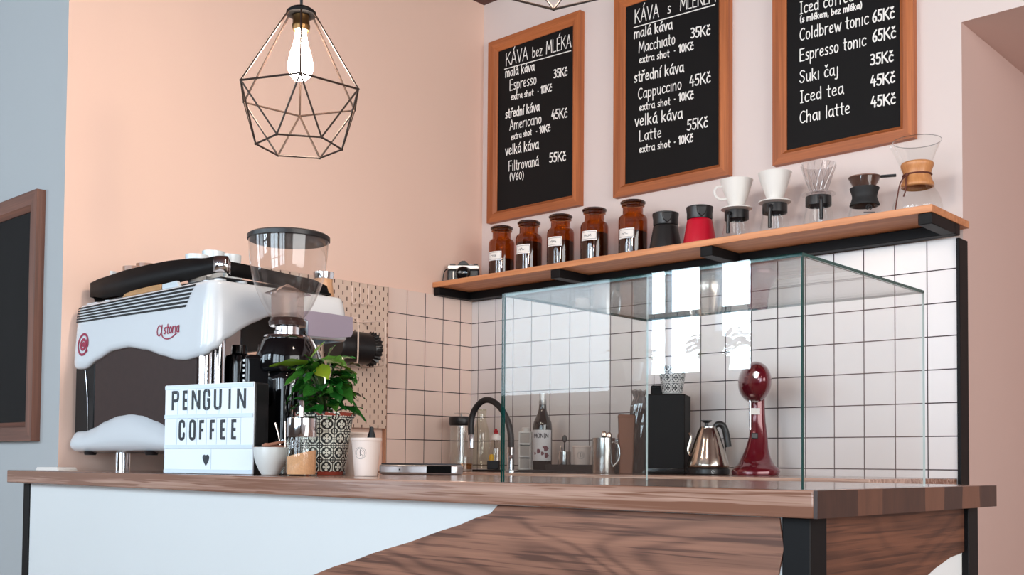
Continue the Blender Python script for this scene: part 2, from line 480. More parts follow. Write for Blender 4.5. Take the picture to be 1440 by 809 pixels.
struct(MB().bx(5.2, 5.3, WIN_Y, wy0, 0, CEIL_Z).bx(5.2, 5.3, wy1, 1.5, 0, CEIL_Z).bx(5.2, 5.3, wy0, wy1, 0, wz0).bx(5.2, 5.3, wy0, wy1, wz1, CEIL_Z).build('wall_right', ROOM_PAINT))
struct(MB().bx(-4.1, -4, WIN_Y, WL_Y, 0, CEIL_Z).build('wall_far', ROOM_PAINT))
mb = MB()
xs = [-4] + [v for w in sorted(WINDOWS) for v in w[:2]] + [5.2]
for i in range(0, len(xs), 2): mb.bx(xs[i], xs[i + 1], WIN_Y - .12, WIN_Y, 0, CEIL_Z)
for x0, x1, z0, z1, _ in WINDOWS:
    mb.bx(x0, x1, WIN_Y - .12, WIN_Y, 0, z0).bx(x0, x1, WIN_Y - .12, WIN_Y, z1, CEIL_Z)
struct(mb.build('wall_window', M('window_wall_dimmed', (120, 108, 102), .9)))  # backlit shade put into the colour, keeps its reflection in the glass dim
WFRAME = M('window_frame_paint', (176, 190, 202), .4)
for k, (x0, x1, z0, z1, _) in enumerate(WINDOWS):
    f = MB(); t = .045
    f.bx(x0, x0 + t, WIN_Y - .08, WIN_Y - .02, z0, z1).bx(x1 - t, x1, WIN_Y - .08, WIN_Y - .02, z0, z1)
    f.bx(x0, x1, WIN_Y - .08, WIN_Y - .02, z0, z0 + t).bx(x0, x1, WIN_Y - .08, WIN_Y - .02, z1 - t, z1)
    xm = x0 + (x1 - x0) * (.60 if k == 0 else .5)
    if k != 1: f.bx(xm - .05, xm + .05, WIN_Y - .09, WIN_Y - .01, z0, z1)
    zt = z0 + (z1 - z0) * .28
    if k != 1: f.bx(x0, x1, WIN_Y - .075, WIN_Y - .025, zt - .015, zt + .015)
    if k == 0: f.bx(-.255, -.235, WIN_Y - .075, WIN_Y - .025, z0, z1)
    fr = struct(f.build('window_%d' % (k + 1), WFRAME, bevel=.004))
    MB().bx(x0 + .01, x1 - .01, WIN_Y - .056, WIN_Y - .052, z0 + .01, z1 - .01).build('window_pane', WPANE, fr)
    MB().bx(x0 - .03, x1 + .03, WIN_Y - .02, WIN_Y + .16, z0 - .035, z0 - .002).build('window_sill', WFRAME, fr, bevel=.004)
# tiled splashbacks and the steel edge post
struct(MB().bx(0.0085, 2.036, 0, WR_Y, .0, 1.816).build('wall_tiles_back', tile_mat('tiles_back', 'x', .0481, 1.1237)))
struct(MB().bx(0, .008, -.4795, -.0005, .0, 1.822).build('wall_tiles_side', tile_mat('tiles_side', 'y', -.0684, 1.1237, rgb=(240, 216, 204))))  # same tiles, with warm bounce light put into their colour
struct(MB().bx(2.0363, 2.047, -.005, WR_Y - .002, .0, 1.813).build('trim_1', BLACK, bevel=.002))

# ------------------------------------------------------------------ counter and back worktop
CZ = 1.1
ct = thing('worktop', 'thick oiled hardwood counter top with a dark end-grain edge', 'counter', (0, 0, 0))
MB().prism([(-.129, -1.86), (2.520, -1.86), (2.520, -1.15), (.003, -1.15), (.003, -1.765), (-.129, -1.765)], 'z', CZ - .039, CZ).build('top_slab', TOP_WOOD, ct, bevel=.003)
t = NT('end_grain'); vec, xyz = t.coord()
wn = t.new('TexWhiteNoise', noise_dimensions='1D')
t.link(t.math('FLOOR', t.math('DIVIDE', t.math('ADD', xyz[1], t.math('MULTIPLY', t.noise(vec, 9, 2), .02)), .082)), wn.inputs['W'])
f = t.math('ADD', t.math('MULTIPLY', wn.outputs[0], .6), t.math('MULTIPLY', t.noise(vec, 60, 4, .6, (1, 1, .25)), .4))
t.bsdf(t.ramp(f, [(.2, lin((52, 31, 24))), (.8, lin((106, 68, 50)))]), .42)
MB().bx(2.5195, 2.5253, -1.8595, -1.1505, CZ - .0388, CZ - .0003).build('end_grain_edge', t.mat, ct)

cb = thing('bar_counter', 'white counter front with live-edge wood panels and black steel legs', 'counter base', (0, 0, 0))
WPANEL = M('counter_white', (215, 217, 217), .55, var=.02, scale=3)
MB().bx(-.033, 2.4545, -1.828, -1.80, 0.08, CZ - .0395).build('front_panel', WPANEL, cb)
MB().bx(2.462, 2.4875, -1.779, -1.223, 0.08, CZ - .0395).build('end_panel', WPANEL, cb)
MB().bx(.003, .03, -1.80, -1.17, 0.08, CZ - .0395).build('end_panel', WPANEL, cb)
edge = [(700, 716), (690, 722), (668, 729), (645, 739), (622, 746), (600, 754), (575, 763), (548, 771), (522, 779), (497, 789), (470, 797), (440, 809)]
poly = [at(x, y, 'y', -1.832) for x, y in edge]
pl = [(p.x, p.z) for p in poly]
pl[0] = (pl[0][0], CZ - .041)
lx, lz = pl[-1]
pl += [(lx - .12, lz - .04), (lx - .28, lz - .10), (lx - .5, lz - .13), (lx - .7, lz - .24), (lx - .75, .09), (2.36, .09), (2.40, .55), (2.436, .80), (2.44, .93)]
R = [at(x, y, 'y', -1.832) for x, y in ((1102, 772), (1100, 757), (1098, 745), (1096, 733))]
pl += [(p.x, p.z) for p in R]
pl[-1] = (pl[-1][0], CZ - .041)
MB().prism(pl, 'y', -1.832, -1.8275).build('live_edge_panel', SLAB_WOOD, cb, smooth=0)
R = [at(x, y, 'x', 2.492) for x, y in ((1363, 775), (1350, 779), (1337, 784), (1326, 792), (1316, 799), (1305, 809))]
pl = [(p.y, p.z) for p in R]
pl = [(-1.779, CZ - .041), (-1.223, CZ - .041), (-1.223, pl[0][1])] + pl[1:] + [(-1.46, .86), (-1.52, .80), (-1.7, .6), (-1.779, .5)]
MB().prism(pl, 'x', 2.488, 2.492).build('live_edge_panel', SLAB_END, cb, smooth=0)
for x0, x1, y0, y1 in ((2.457, 2.500, -1.832, -1.780), (-.075, -.035, -1.832, -1.79), (2.457, 2.500, -1.222, -1.174)):
    MB().bx(x0, x1, y0, y1, 0, CZ - .0392).build('leg', BLACK, cb, bevel=.002)

bw = thing('worktop', 'hardwood worktop running along the tiled splashback', 'worktop', (0, 0, 0))
MB().bx(.0095, 2.034, -.60, -.001, CZ - .039, CZ).build('top_slab', TOP_WOOD, bw, bevel=.003)
mb = MB()
mb.bx(.0095, 2.0, -.57, -.005, .1, CZ - .0395)
cab = mb.build('cabinet_body', WPANEL, bw)
for k in range(4):
    d = MB().bx(.03 + k * .49, .03 + k * .49 + .48, -.59, -.571, .12, CZ - .06).build('door', WPANEL, bw, bevel=.003)

# ------------------------------------------------------------------ glass display case
gy0 = -1.858
gx0, gx1 = at(705, 560, 'y', gy0).x, at(1128.5, 560, 'y', gy0).x
gz = (at(705, 412, 'y', gy0).z + at(1126.5, 356.5, 'y', gy0).z) / 2
gy1 = at(1301, 540, 'x', gx1).y
gc = thing('display_case', 'open-backed clear glass display case with green edges on the counter', 'display case', (0, 0, CZ))
def pane(x0, x1, y0, y1, z0, z1, face):
    mb = MB().bx(x0, x1, y0, y1, z0, z1)
    big = {'y': (2, 3), 'x': (4, 5), 'z': (0, 1)}[face]
    mb.m = [0 if i in big else 1 for i in range(6)]
    if face == 'x': mb.m[3] = 2
    return mb.build('glass_pane', [PANE, GREEN_EDGE, PALE_EDGE], gc, smooth=0)
T, GH = .0045, gz - CZ
pane(gx0, gx1, gy0, gy0 + T, .0005, GH, 'y')
pane(gx0 + .0005, gx0 + T, gy0 + T + .0005, gy1, .0005, GH - T - .0005, 'x')
pane(gx1 - T, gx1 - .0005, gy0 + T + .0005, gy1, .0005, GH - T - .0005, 'x')
pane(gx0 + .0005, gx1 - .0005, gy0 + T + .0005, gy1, GH - T, GH, 'z')

# ------------------------------------------------------------------ shelf
SZ = 1.872
sh = thing('wall_shelf', 'long oak shelf on black steel brackets above the tiles', 'shelf', (0, 0, 0))
MB().bx(.003, 2.052, -.226, WR_Y - .002, SZ - .0215, SZ).build('shelf_board', SHELF_WOOD, sh, bevel=.0015)
for x0, x1 in ((.006, .040), (.638, .682), (1.287, 1.332), (2.010, 2.050)):
    MB().bx(x0, x1, -.222, -.048, 1.8175, SZ - .022).build('bracket', BLACK, sh, bevel=.002)
MB().bx(.006, 2.050, -.0475, -.008, 1.8175, SZ - .022).build('wall_rail', BLACK, sh, bevel=.002)

# ------------------------------------------------------------------ menu boards
N0 = Vector((0, -1, 0))
def board(x0, x1, z0, z1, yb, label, depth=.028, fw=.047, woods=FRAME_WOOD):
    root = thing('chalkboard', label, 'chalkboard', ((x0 + x1) / 2, yb, (z0 + z1) / 2), group='framed menu boards')
    w, h = (x1 - x0) / 2, (z1 - z0) / 2
    d = -depth
    MB().bx(-w + fw * .6, w - fw * .6, -.012, -.001, -h + fw * .6, h - fw * .6).build('slate', SLATE, root)
    for nm, horiz, sgn in (('frame_rail', 1, 1), ('frame_rail', 1, -1), ('frame_stile', 0, 1), ('frame_stile', 0, -1)):
        mb = MB()
        def q(u, v): return (u, v) if horiz else (v, u)
        a, b = (w, h) if horiz else (h, w)
        sec = [(0, 0), (0, d), (fw * .72, d), (fw, d * .55), (fw, 0)]   # (inwards, depth)
        vs = []
        for e in (-1, 1):
            for o, dd in sec:
                u, v = e * (a - o), sgn * (b - o)
                x, z = q(u, v); vs.append((x, dd, z))
        n = len(sec)
        mb.add(vs, [list(range(n)), list(range(n, 2 * n))[::-1]] + [(i, (i + 1) % n, n + (i + 1) % n, n + i) for i in range(n)])
        mb.build(nm, woods['x' if horiz else 'z'], root, smooth=20)
    return root
BZ0, BZ1 = 2.154, 2.936
b1 = board(.054, .561, BZ0, BZ1, WR_Y, 'chalk menu board headed KÁVA bez MLÉKA above the amber jars')
b2 = board(.728, 1.236, BZ0, BZ1, WR_Y, 'chalk menu board listing Macchiato, Cappuccino and Latte')
b3 = board(1.408, 1.895, BZ0, BZ1, WR_Y, 'chalk menu board listing Coldbrew tonic, Espresso tonic and Chai latte')
b4 = board(-.634, -.130, 1.190, 1.978, WL_Y, 'blank framed chalkboard on the pale wall beside the espresso machine', fw=.06, woods=WALNUT)
for bb in (b4,): del bb['group']
def menu(root, lines, bold=()):
    mb = MB()
    yb = WR_Y - .0125
    for s, ax, ay, bx_, by, hp in lines:
        A, B = at(ax, ay, 'y', yb), at(bx_, by, 'y', yb)
        dep = (A - CAM).dot(FW)
        h = hp * dep / F_PX
        heavy = any(k in s for k in ('malá', 'střední', 'velká', 'Kč'))
        write(mb, s, A, B, h, .0052 if heavy else .0040, N0)
    return mb
def underline(mb, ax, ay, bx_, by):
    A, B = at(ax, ay, 'y', WR_Y - .0125), at(bx_, by, 'y', WR_Y - .0125)
    mb.ribbon([(0, 0), (1, 0)], .004, A, B - A, Vector((0, 0, 1)), N0)
def put(mb, root):
    for i, v in enumerate(mb.v): mb.v[i] = v - root.location
    mb.build('lettering', CHALK, root, smooth=0, normals=False)
mb = menu(b1, [('KÁVA', 711.7, 93, 742.5, 83.5, 18), ('bez', 749, 81.5, 763, 77.5, 15), ('MLÉKA', 768.5, 76, 803.6, 66, 18),
    ('malá káva', 711, 109, 752, 99, 12.5), ('Espresso', 717, 127.5, 755, 118, 15), ('35Kč', 779, 110, 798, 106, 12), ('extra shot', 719, 140.6, 750.5, 134, 9), ('· 10Kč', 756, 132.7, 776, 128, 10),
    ('střední káva', 711, 167, 759, 155.6, 13), ('Americano', 717, 183.4, 762, 173, 14), ('45Kč', 776, 168, 798, 165, 13), ('extra shot', 719, 197, 748, 189.5, 8.5), ('· 10Kč', 754, 189, 774, 184.5, 10),
    ('velká káva', 711, 218.6, 758, 209, 14), ('Filtrovaná', 715.6, 240.8, 758, 233, 14), ('55Kč', 773, 228.5, 796, 226, 13), ('(V60)', 717, 254, 737, 251.5, 10)])
underline(mb, 709.7, 97.4, 803, 71.5); put(mb, b1)
mb = menu(b2, [('KÁVA', 893, 33, 927, 23.5, 19), ('s', 939, 19.5, 944, 18, 16), ('MLÉKEM', 957, 15, 1007, 2, 19),
    ('malá káva', 892, 54.5, 946, 40.5, 14), ('Macchiato', 898.7, 74.6, 950, 61.7, 15.5), ('35Kč', 972, 53.8, 999, 48.8, 14), ('extra shot', 899.4, 89, 941.7, 79.6, 10), ('· 10Kč', 947.8, 75.8, 975.5, 69.7, 11),
    ('střední káva', 892, 116.5, 962, 101, 15), ('Cappuccino', 897.6, 140, 959, 125, 15.5), ('45Kč', 970.4, 122, 999.5, 115.5, 15), ('extra shot', 899.4, 156, 943, 147, 10), ('· 10Kč', 947.8, 144, 975.5, 138.5, 11),
    ('velká káva', 893.3, 178, 960.4, 166.5, 15.5), ('Latte', 899.4, 199, 930.6, 193, 15), ('55Kč', 966.8, 183.6, 995.5, 178.4, 14.5), ('extra shot', 899.4, 215, 943, 206.5, 10), ('· 10Kč', 947.8, 204.4, 974.7, 199, 11)])
underline(mb, 891.5, 38.9, 1005, 6.8); put(mb, b2)
mb = menu(b3, [('Iced coffee', 1125, 19.7, 1201, 1.2, 17), ('(s mlékem, bez mléka)', 1125.5, 32, 1212.4, 11.5, 9), ('Coldbrew tonic', 1125, 57.6, 1222, 33.3, 17), ('65Kč', 1227, 31.8, 1258, 25.2, 16),
    ('Espresso tonic', 1125, 86.4, 1218.5, 63.8, 17), ('65Kč', 1227, 59.3, 1260, 52.8, 16), ('Suki čaj', 1125, 117, 1179.4, 104.8, 17), ('35Kč', 1224.5, 91.8, 1256.7, 86, 15),
    ('Iced tea', 1125.5, 145, 1187, 131.8, 17), ('45Kč', 1225, 121.8, 1258.8, 115.6, 15), ('Chai latte', 1125, 174, 1195.8, 159, 17), ('45Kč', 1225.5, 151.3, 1259.7, 145.5, 15)])
put(mb, b3)

# ------------------------------------------------------------------ pendant lamps
def pendant(x, y, zc, label, rot, R=.16, drop=0.0):
    """zc: height of the widest ring"""
    root = thing('pendant_lamp', label, 'lamp', (x, y, zc), rot, group='wire cage pendant lamps over the counter')
    BR = M('aged_brass', (112, 84, 52), .35, .9)
    up = [(R * math.cos(k * PI / 3), R * math.sin(k * PI / 3), 0) for k in range(6)]
    rl, zl = R * .655, -.125
    lo = [(rl * math.cos(k * PI / 3 + PI / 6), rl * math.sin(k * PI / 3 + PI / 6), zl) for k in range(6)]
    tp = [(.032 * math.cos(k * PI / 3), .032 * math.sin(k * PI / 3), .205) for k in range(6)]
    mb = MB()
    for k in range(6):
        k2 = (k + 1) % 6
        for a, b in ((up[k], up[k2]), (lo[k], lo[k2]), (up[k], lo[k]), (up[k2], lo[k]), (tp[k], up[k])):
            mb.tube([a, b], .0024, 6)
        mb.ball(up[k], .0034, seg=8, n=6); mb.ball(lo[k], .0034, seg=8, n=6)
    mb.build('wire_cage', M('lamp_wire', (50, 36, 29), .45, .3), root)
    MB().lathe([(0, .215), (.026, .214), (.036, .206), (.036, .199), (.026, .197), (.0, .197)], seg=24).build('cage_cap', BLACK, root)
    MB().lathe([(0, .197), (.0205, .196), (.0205, .176), (.022, .174), (.022, .168), (.019, .160), (0, .158)], seg=24).build('socket', BR, root)
    MB().tube([(0, 0, .214), (0, 0, CEIL_Z - zc - .02)], .0035, 8).build('cord', BLK_PL, root)
    MB().lathe([(0, CEIL_Z - zc - .03), (.045, CEIL_Z - zc - .028), (.05, CEIL_Z - zc - .001), (0, CEIL_Z - zc)], seg=24).build('ceiling_rose', BLACK, root)
    prof = smooth_line([(.0, .036), (.012, .037), (.026, .050), (.031, .070), (.027, .098), (.017, .130), (.0135, .148), (.013, .159)], 2)
    MB().lathe(prof, seg=24).build('bulb', emit('bulb_glow', BULB_COLOR, BULB_STRENGTH), root)
    return root
pendant(1.083, -1.68, 2.022, 'lit wire cage pendant hanging whole in view before the salmon wall', math.radians(-35.9), R=.157)
pendant(1.93, -1.72, 2.151, 'wire cage pendant cut by the top edge of the picture above the menu board', math.radians(-18))
# ------------------------------------------------------------------ things on the wall shelf
# film camera, turned towards the room
fc = thing('film_camera', 'small silver and black film camera standing on the shelf corner', 'camera', (.074, -.118, SZ), math.radians(42))
SILVER = M('camera_silver', (206, 202, 196), .3, .6)
MB().bx(-.066, .066, -.017, .017, .0005, .058).build('body', BLK_PL, fc, bevel=.006)
MB().bx(-.066, .066, -.0175, .0175, .058, .077).build('top_plate', SILVER, fc, bevel=.004)
MB().prism([(-.024, .077), (.024, .077), (.016, .086), (.007, .094), (-.007, .094), (-.016, .086)], 'y', -.018, .012).build('prism_hump', M('camera_dark', (46, 42, 40), .4), fc, bevel=.002)
mb = MB()
mb.lathe([(.026, 0), (.030, .004), (.030, .018), (.027, .026), (.024, .030), (.019, .026), (.0, .024)], (0, -.017, .038), 28, M=RX(PI / 2))
ln = mb.build('lens', BLK_GL, fc)
MB().lathe([(.0305, .006), (.0312, .009), (.0312, .014), (.0305, .017)], (0, -.017, .038), 28, M=RX(PI / 2)).build('focus_ring', SILVER, ln)
MB().cyl((.05, 0, .077), .009, .006, 16).build('advance_dial', BLK_PL, fc)
MB().cyl((-.045, 0, .077), .012, .005, 16).build('rewind_knob', BLK_PL, fc)
MB().cyl((.032, 0, .077), .006, .004, 12).build('shutter_button', SILVER, fc)
MB().bx(-.043, -.036, -.021, -.0165, .012, .05).build('self_timer_lever', SILVER, fc, bevel=.002)
MB().tube(smooth_line([(-.066, 0, .062), (-.078, -.004, .055), (-.084, -.004, .03), (-.085, -.006, .003)], 2), .0024, 6).build('strap', BLK_PL, fc)

# amber apothecary jars
def jar(x, y, label, la, lz, fill):
    root = thing('apothecary_jar', label, 'jar', (x, y, SZ), la, group='amber glass jars in a row on the shelf')
    prof = [(0, .0008), (.045, .0008), (.0515, .006), (.0525, .02)]
    prof += [(.0525, .118)] + smooth_line([(.0525, .128), (.0525, .148), (.046, .160), (.039, .161), (.0375, .168)], 2)
    prof += [(.0370, .190), (.0420, .193), (.0420, .200)]
    MB().lathe(prof, seg=40).build('glass_body', AMBER, root, smooth=50)
    MB().lathe([(0, .2005), (.030, .2005), (.043, .201), (.046, .204), (.046, .209), (.040, .213), (.012, .2145), (0, .2145)], seg=40).build('stopper', M('dark_amber', (44, 18, 8), .10, 0, .6, coat=.4), root)
    MB().lathe([(0, .004), (.047, .006), (.0495, .02), (.0495, fill - .004), (.044, fill), (0, fill + .004)], seg=32).build('contents', COFFEE, root)
    mb = MB(); n = 12
    for i in range(n):
        a0, a1 = -.62 + 1.24 * i / n, -.62 + 1.24 * (i + 1) / n
        r = .0531
        mb.add([(r * math.sin(a0), -r * math.cos(a0), lz), (r * math.sin(a1), -r * math.cos(a1), lz), (r * math.sin(a1), -r * math.cos(a1), lz + .036), (r * math.sin(a0), -r * math.cos(a0), lz + .036)], [(0, 1, 2, 3)])
    lb = mb.build('paper_label', PAPERW, root, smooth=60)
    mb = MB(); r = .0533
    P = lambda u, v: Vector((r * math.sin(u), -r * math.cos(u), lz + v))
    def line(pts, w):
        for (a, b), (c, d) in zip(pts, pts[1:]):
            p, q = P(a, b), P(c, d)
            nn = Vector((math.sin((a + c) / 2), -math.cos((a + c) / 2), 0)); e = (q - p).normalized().cross(nn) * w / 2
            mb.add([p - e, q - e, q + e, p + e], [(0, 1, 2, 3)])
    fr = [(-.54 + 1.08 * k / 8, .031) for k in range(9)] + [(.57, .026), (.57, .01)] + [(.54 - 1.08 * k / 8, .005) for k in range(9)] + [(-.57, .01), (-.57, .026), (-.54, .031)]
    line(fr, .0009)
    rr = random.Random(int(x * 1000))
    line([(-.34 + .034 * k, .017 + rr.uniform(-.005, .006)) for k in range(int(rr.uniform(10, 20)))], .0012)
    mb.build('handwriting', M('ink', (52, 46, 54), .8), lb, smooth=0, normals=False)
    return root
JY = -.095
jars = [(.268, 'first amber jar beside the film camera, with dark beans low in it', -.10, .070, .080), (.415, 'second amber jar from the film camera, filled dark to its shoulder', -.02, .078, .128),
        (.578, 'middle one of the five amber jars, under the corner of the first menu board', -.05, .086, .112), (.743, 'fourth amber jar from the film camera, standing between two menu boards', .0, .086, .120),
        (.920, 'last amber jar before the black carafe', -.12, .070, .100)]
for x, lb_, la, lz, fl in jars: jar(x, JY, lb_, la + math.radians(13), lz, fl)

# insulated carafes
def carafe(x, label, cm):
    root = thing('coffee_carafe', label, 'carafe', (x, JY, SZ), math.radians(42), group='conical lidded carafes on the shelf')
    MB().lathe([(0, .0008), (.055, .0008), (.0575, .004), (.0575, .012)] + [(.0575 - .0145 * t ** 1.15, .012 + .088 * t) for t in (.2, .4, .6, .8, .93, 1)] + [(.040, .103), (0, .103)], seg=40).build('body', cm, root)
    MB().lathe([(.0425, .1035), (.0435, .106), (.0435, .124), (.0465, .141), (.046, .146), (.040, .1485), (0, .1495)], seg=40).build('lid', BLK_PL, root)
    MB().prism([(-.014, .118), (0, .104), (.014, .118), (.019, .142), (-.019, .142)], 'y', -.0485, -.038).build('spout', BLK_PL, root, bevel=.003)
    return root
carafe(1.062, 'black conical carafe with a black lid beside the last amber jar', M('carafe_black', (34, 32, 32), .33, .2))
carafe(1.203, 'red conical carafe with a black lid', M('carafe_red', (190, 8, 40), .36, .1))

# glass coffee servers with drippers
def server(x, label, hd, hlen):
    root = thing('coffee_server', label, 'server', (x, JY, SZ), 0, group='glass servers with black collars on the shelf')
    MB().lathe([(0, .001), (.047, .001), (.0525, .006), (.0525, .012), (.048, .035), (.041, .07), (.037, .09), (.036, .105)], seg=40).build('glass_body', CLEAR, root, smooth=60)
    MB().lathe([(.0365, .083), (.040, .082), (.040, .107), (.0395, .111), (.036, .112), (.034, .108)], seg=40).build('collar', BLK_PL, root)
    a = hd
    c, s = math.cos(a), math.sin(a)
    mb = MB()
    pts = [(.039 * c, .039 * s, .098), (.052 * c, .052 * s, .096), (.056 * c, .056 * s, .088), (.056 * c, .056 * s, .09 - hlen)]
    for p, q in zip(pts, pts[1:]): mb.tube([p, q], .0062, 8)
    for p in pts[1:3]: mb.ball(p, .0062, seg=10, n=6)
    mb.build('handle', BLK_PL, root)
    return root
def dripper(x, label, mat, cup_handle, plate_r=.052):
    root = thing('coffee_dripper', label, 'dripper', (x, JY, SZ + .113), 0, group='cone drippers standing on the servers')
    mb = MB()
    prof = [(.023, .008), (.026, .018), (.036, .044), (.0445, .068), (.053, .098), (.0545, .1015), (.052, .1005), (.043, .068), (.034, .044), (.024, .018), (.021, .008)]
    mb.lathe(prof, seg=48)
    mb.build('cone', mat, root, smooth=50)
    MB().lathe([(.012, .009), (.046, .009), (plate_r, .0075), (plate_r, .004), (.046, .0035), (.03, .0005), (.012, .0005), (.012, .009)], seg=48).build('base_plate', mat, root, smooth=50)
    if cup_handle is not None:
        c, s = math.cos(cup_handle), math.sin(cup_handle)
        pts = smooth_line([(r * c, r * s, z) for r, z in ((.046, .080), (.066, .082), (.076, .066), (.070, .046), (.052, .036), (.034, .040))], 2)
        MB().tube(pts, .0042, 8).build('handle', mat, root)
    return root
TOCAM = math.radians(-46)
server(1.348, 'glass server with black collar carrying the handled white dripper', TOCAM - .75, .062)
server(1.490, 'glass server with black collar carrying the white dripper without a visible handle', TOCAM - .55, .066)
server(1.643, 'glass server with black collar carrying the clear ribbed dripper', TOCAM - .15, .062)
dripper(1.348, 'white ceramic cone dripper with a cup handle beside the red carafe', CERAMIC, PI + .72)
dripper(1.490, 'white ceramic cone dripper beside the clear one', CERAMIC, PI / 2 + .55)
d3 = dripper(1.643, 'clear ribbed glass cone dripper', glass('clear_plastic', (.93, .92, .92), f0=.08, body=(220, 205, 200), bodyfac=.06), None)
mb = MB()
for k in range(14):
    a = 2 * PI * k / 14
    pts = [((r + .001) * math.cos(a + tw), (r + .001) * math.sin(a + tw), z) for r, z, tw in ((.026, .018, 0), (.036, .044, .18), (.0445, .068, .34), (.053, .098, .5))]
    mb.tube(pts, .0011, 5)
mb.build('ribs', glass('rib_plastic', (.8, .78, .78), f0=.10, body=(226, 212, 206), bodyfac=.35), d3)

# server with rubber collar and a metal cone filter
sv = thing('coffee_server', 'hourglass server with black rubber collar and printed emblem', 'server', (1.795, JY, SZ))
prof = smooth_line([(.050, .0015), (.054, .008), (.051, .03), (.042, .055), (.034, .075), (.032, .085), (.034, .098), (.040, .118), (.046, .142)], 2)
MB().lathe([(0, .001)] + prof, seg=40).build('glass_body', CLEAR, sv, smooth=60)
MB().lathe(smooth_line([(.0435, .058), (.045, .060), (.038, .078), (.0365, .085), (.038, .095), (.0445, .112), (.0425, .113)], 2), seg=40).build('collar', M('rubber', (28, 28, 29), .7), sv)
a = TOCAM - .08
N = Vector((math.cos(a), math.sin(a), .25)).normalized(); U = Vector((-math.sin(a), math.cos(a), 0)); V = Vector((0, 0, 1))
O = Vector((math.cos(a) * .0476, math.sin(a) * .0476, .043))
mb = MB()
mb.ribbon([(.0085 * math.cos(k * PI / 8), .0085 * math.sin(k * PI / 8)) for k in range(16)], .0026, O, U, V, N, .0004, closed=True)
mb.ribbon([(-.003, -.003), (.0, .003), (.004, .0035)], .003, O, U, V, N, .0004)
mb.ribbon([(-.016, -.0165), (.016, -.0165)], .0022, O, U, V, N, .004)
mb.build('printed_emblem', M('print_black', (24, 24, 26), .6), sv, smooth=0, normals=False)
mf = thing('metal_filter', 'dark metal cone filter with a side handle resting in the black-collared server', 'filter', (1.795, JY, SZ + .143))
MB().lathe([(.012, -.068), (.030, -.030), (.0445, -.002), (.0475, .001), (.0475, .004), (.043, .003), (.028, -.03), (.010, -.067), (0, -.0675)], seg=40).build('mesh_cone', M('bronze_mesh', (120, 92, 82), .35, .7), mf)
MB().bx(.046, .092, -.007, .007, -.001, .006, M=RZ(.40)).build('handle', BLK_PL, mf, bevel=.002)

# wood-collared pour-over carafe
ch = thing('pour_over_carafe', 'glass pour-over carafe with wooden collar and leather tie', 'carafe', (1.958, JY, SZ))
prof = smooth_line([(.060, .0015), (.070, .010), (.072, .024), (.066, .055), (.050, .085), (.036, .108), (.0335, .122), (.037, .142), (.050, .180), (.0685, .226)], 2)
gb = MB().lathe([(0, .001)] + prof, seg=48).build('glass_body', CLEAR, ch, smooth=60)
rr = MB().tube([(.0685 * math.cos(k * PI / 24), .0685 * math.sin(k * PI / 24), .226) for k in range(48)], .0012, 6, closed=True).build('rim', glass('rim_glass', (.7, .72, .72), f0=.15), ch)
MB().tube([(-.036, -.008, .128), (-.047, -.012, .165), (-.064, -.018, .205), (-.074, -.02, .224)], .0042, 8).build('pouring_lip', CLEAR, ch)
WC = wood('collar_wood', (176, 110, 62), (214, 152, 98), 'z', .4)
MB().lathe(smooth_line([(.0405, .086), (.0470, .088), (.0475, .096), (.0400, .112), (.0378, .123), (.0405, .136), (.0465, .150), (.0468, .158), (.041, .162), (.038, .158)], 2), seg=40).build('wood_collar', WC, ch)
LE = M('leather', (92, 44, 30), .7)
mb = MB().tube([(.0400 * math.cos(k * PI / 16), .0400 * math.sin(k * PI / 16), .1235) for k in range(32)], .0026, 6, closed=True)
a = TOCAM - 1.15
k0 = Vector((math.cos(a) * .042, math.sin(a) * .042, .121))
mb.ball(k0, .006, seg=10, n=6)
d = Vector((math.cos(a), math.sin(a), 0)); sd = Vector((-math.sin(a), math.cos(a), 0))
mb.tube(smooth_line([k0, k0 + d * .014 - sd * .012 + V * -.02, k0 + d * .02 - sd * .016 + V * -.06, k0 + d * .035 - sd * .012 + V * -.112], 2), .0022, 6)
mb.tube(smooth_line([k0, k0 + d * .010 + sd * .006 + V * -.02, k0 + d * .014 + sd * .010 + V * -.05, k0 + d * .015 + sd * .002 + V * -.068], 2), .0022, 6)
mb.build('leather_tie', LE, ch)

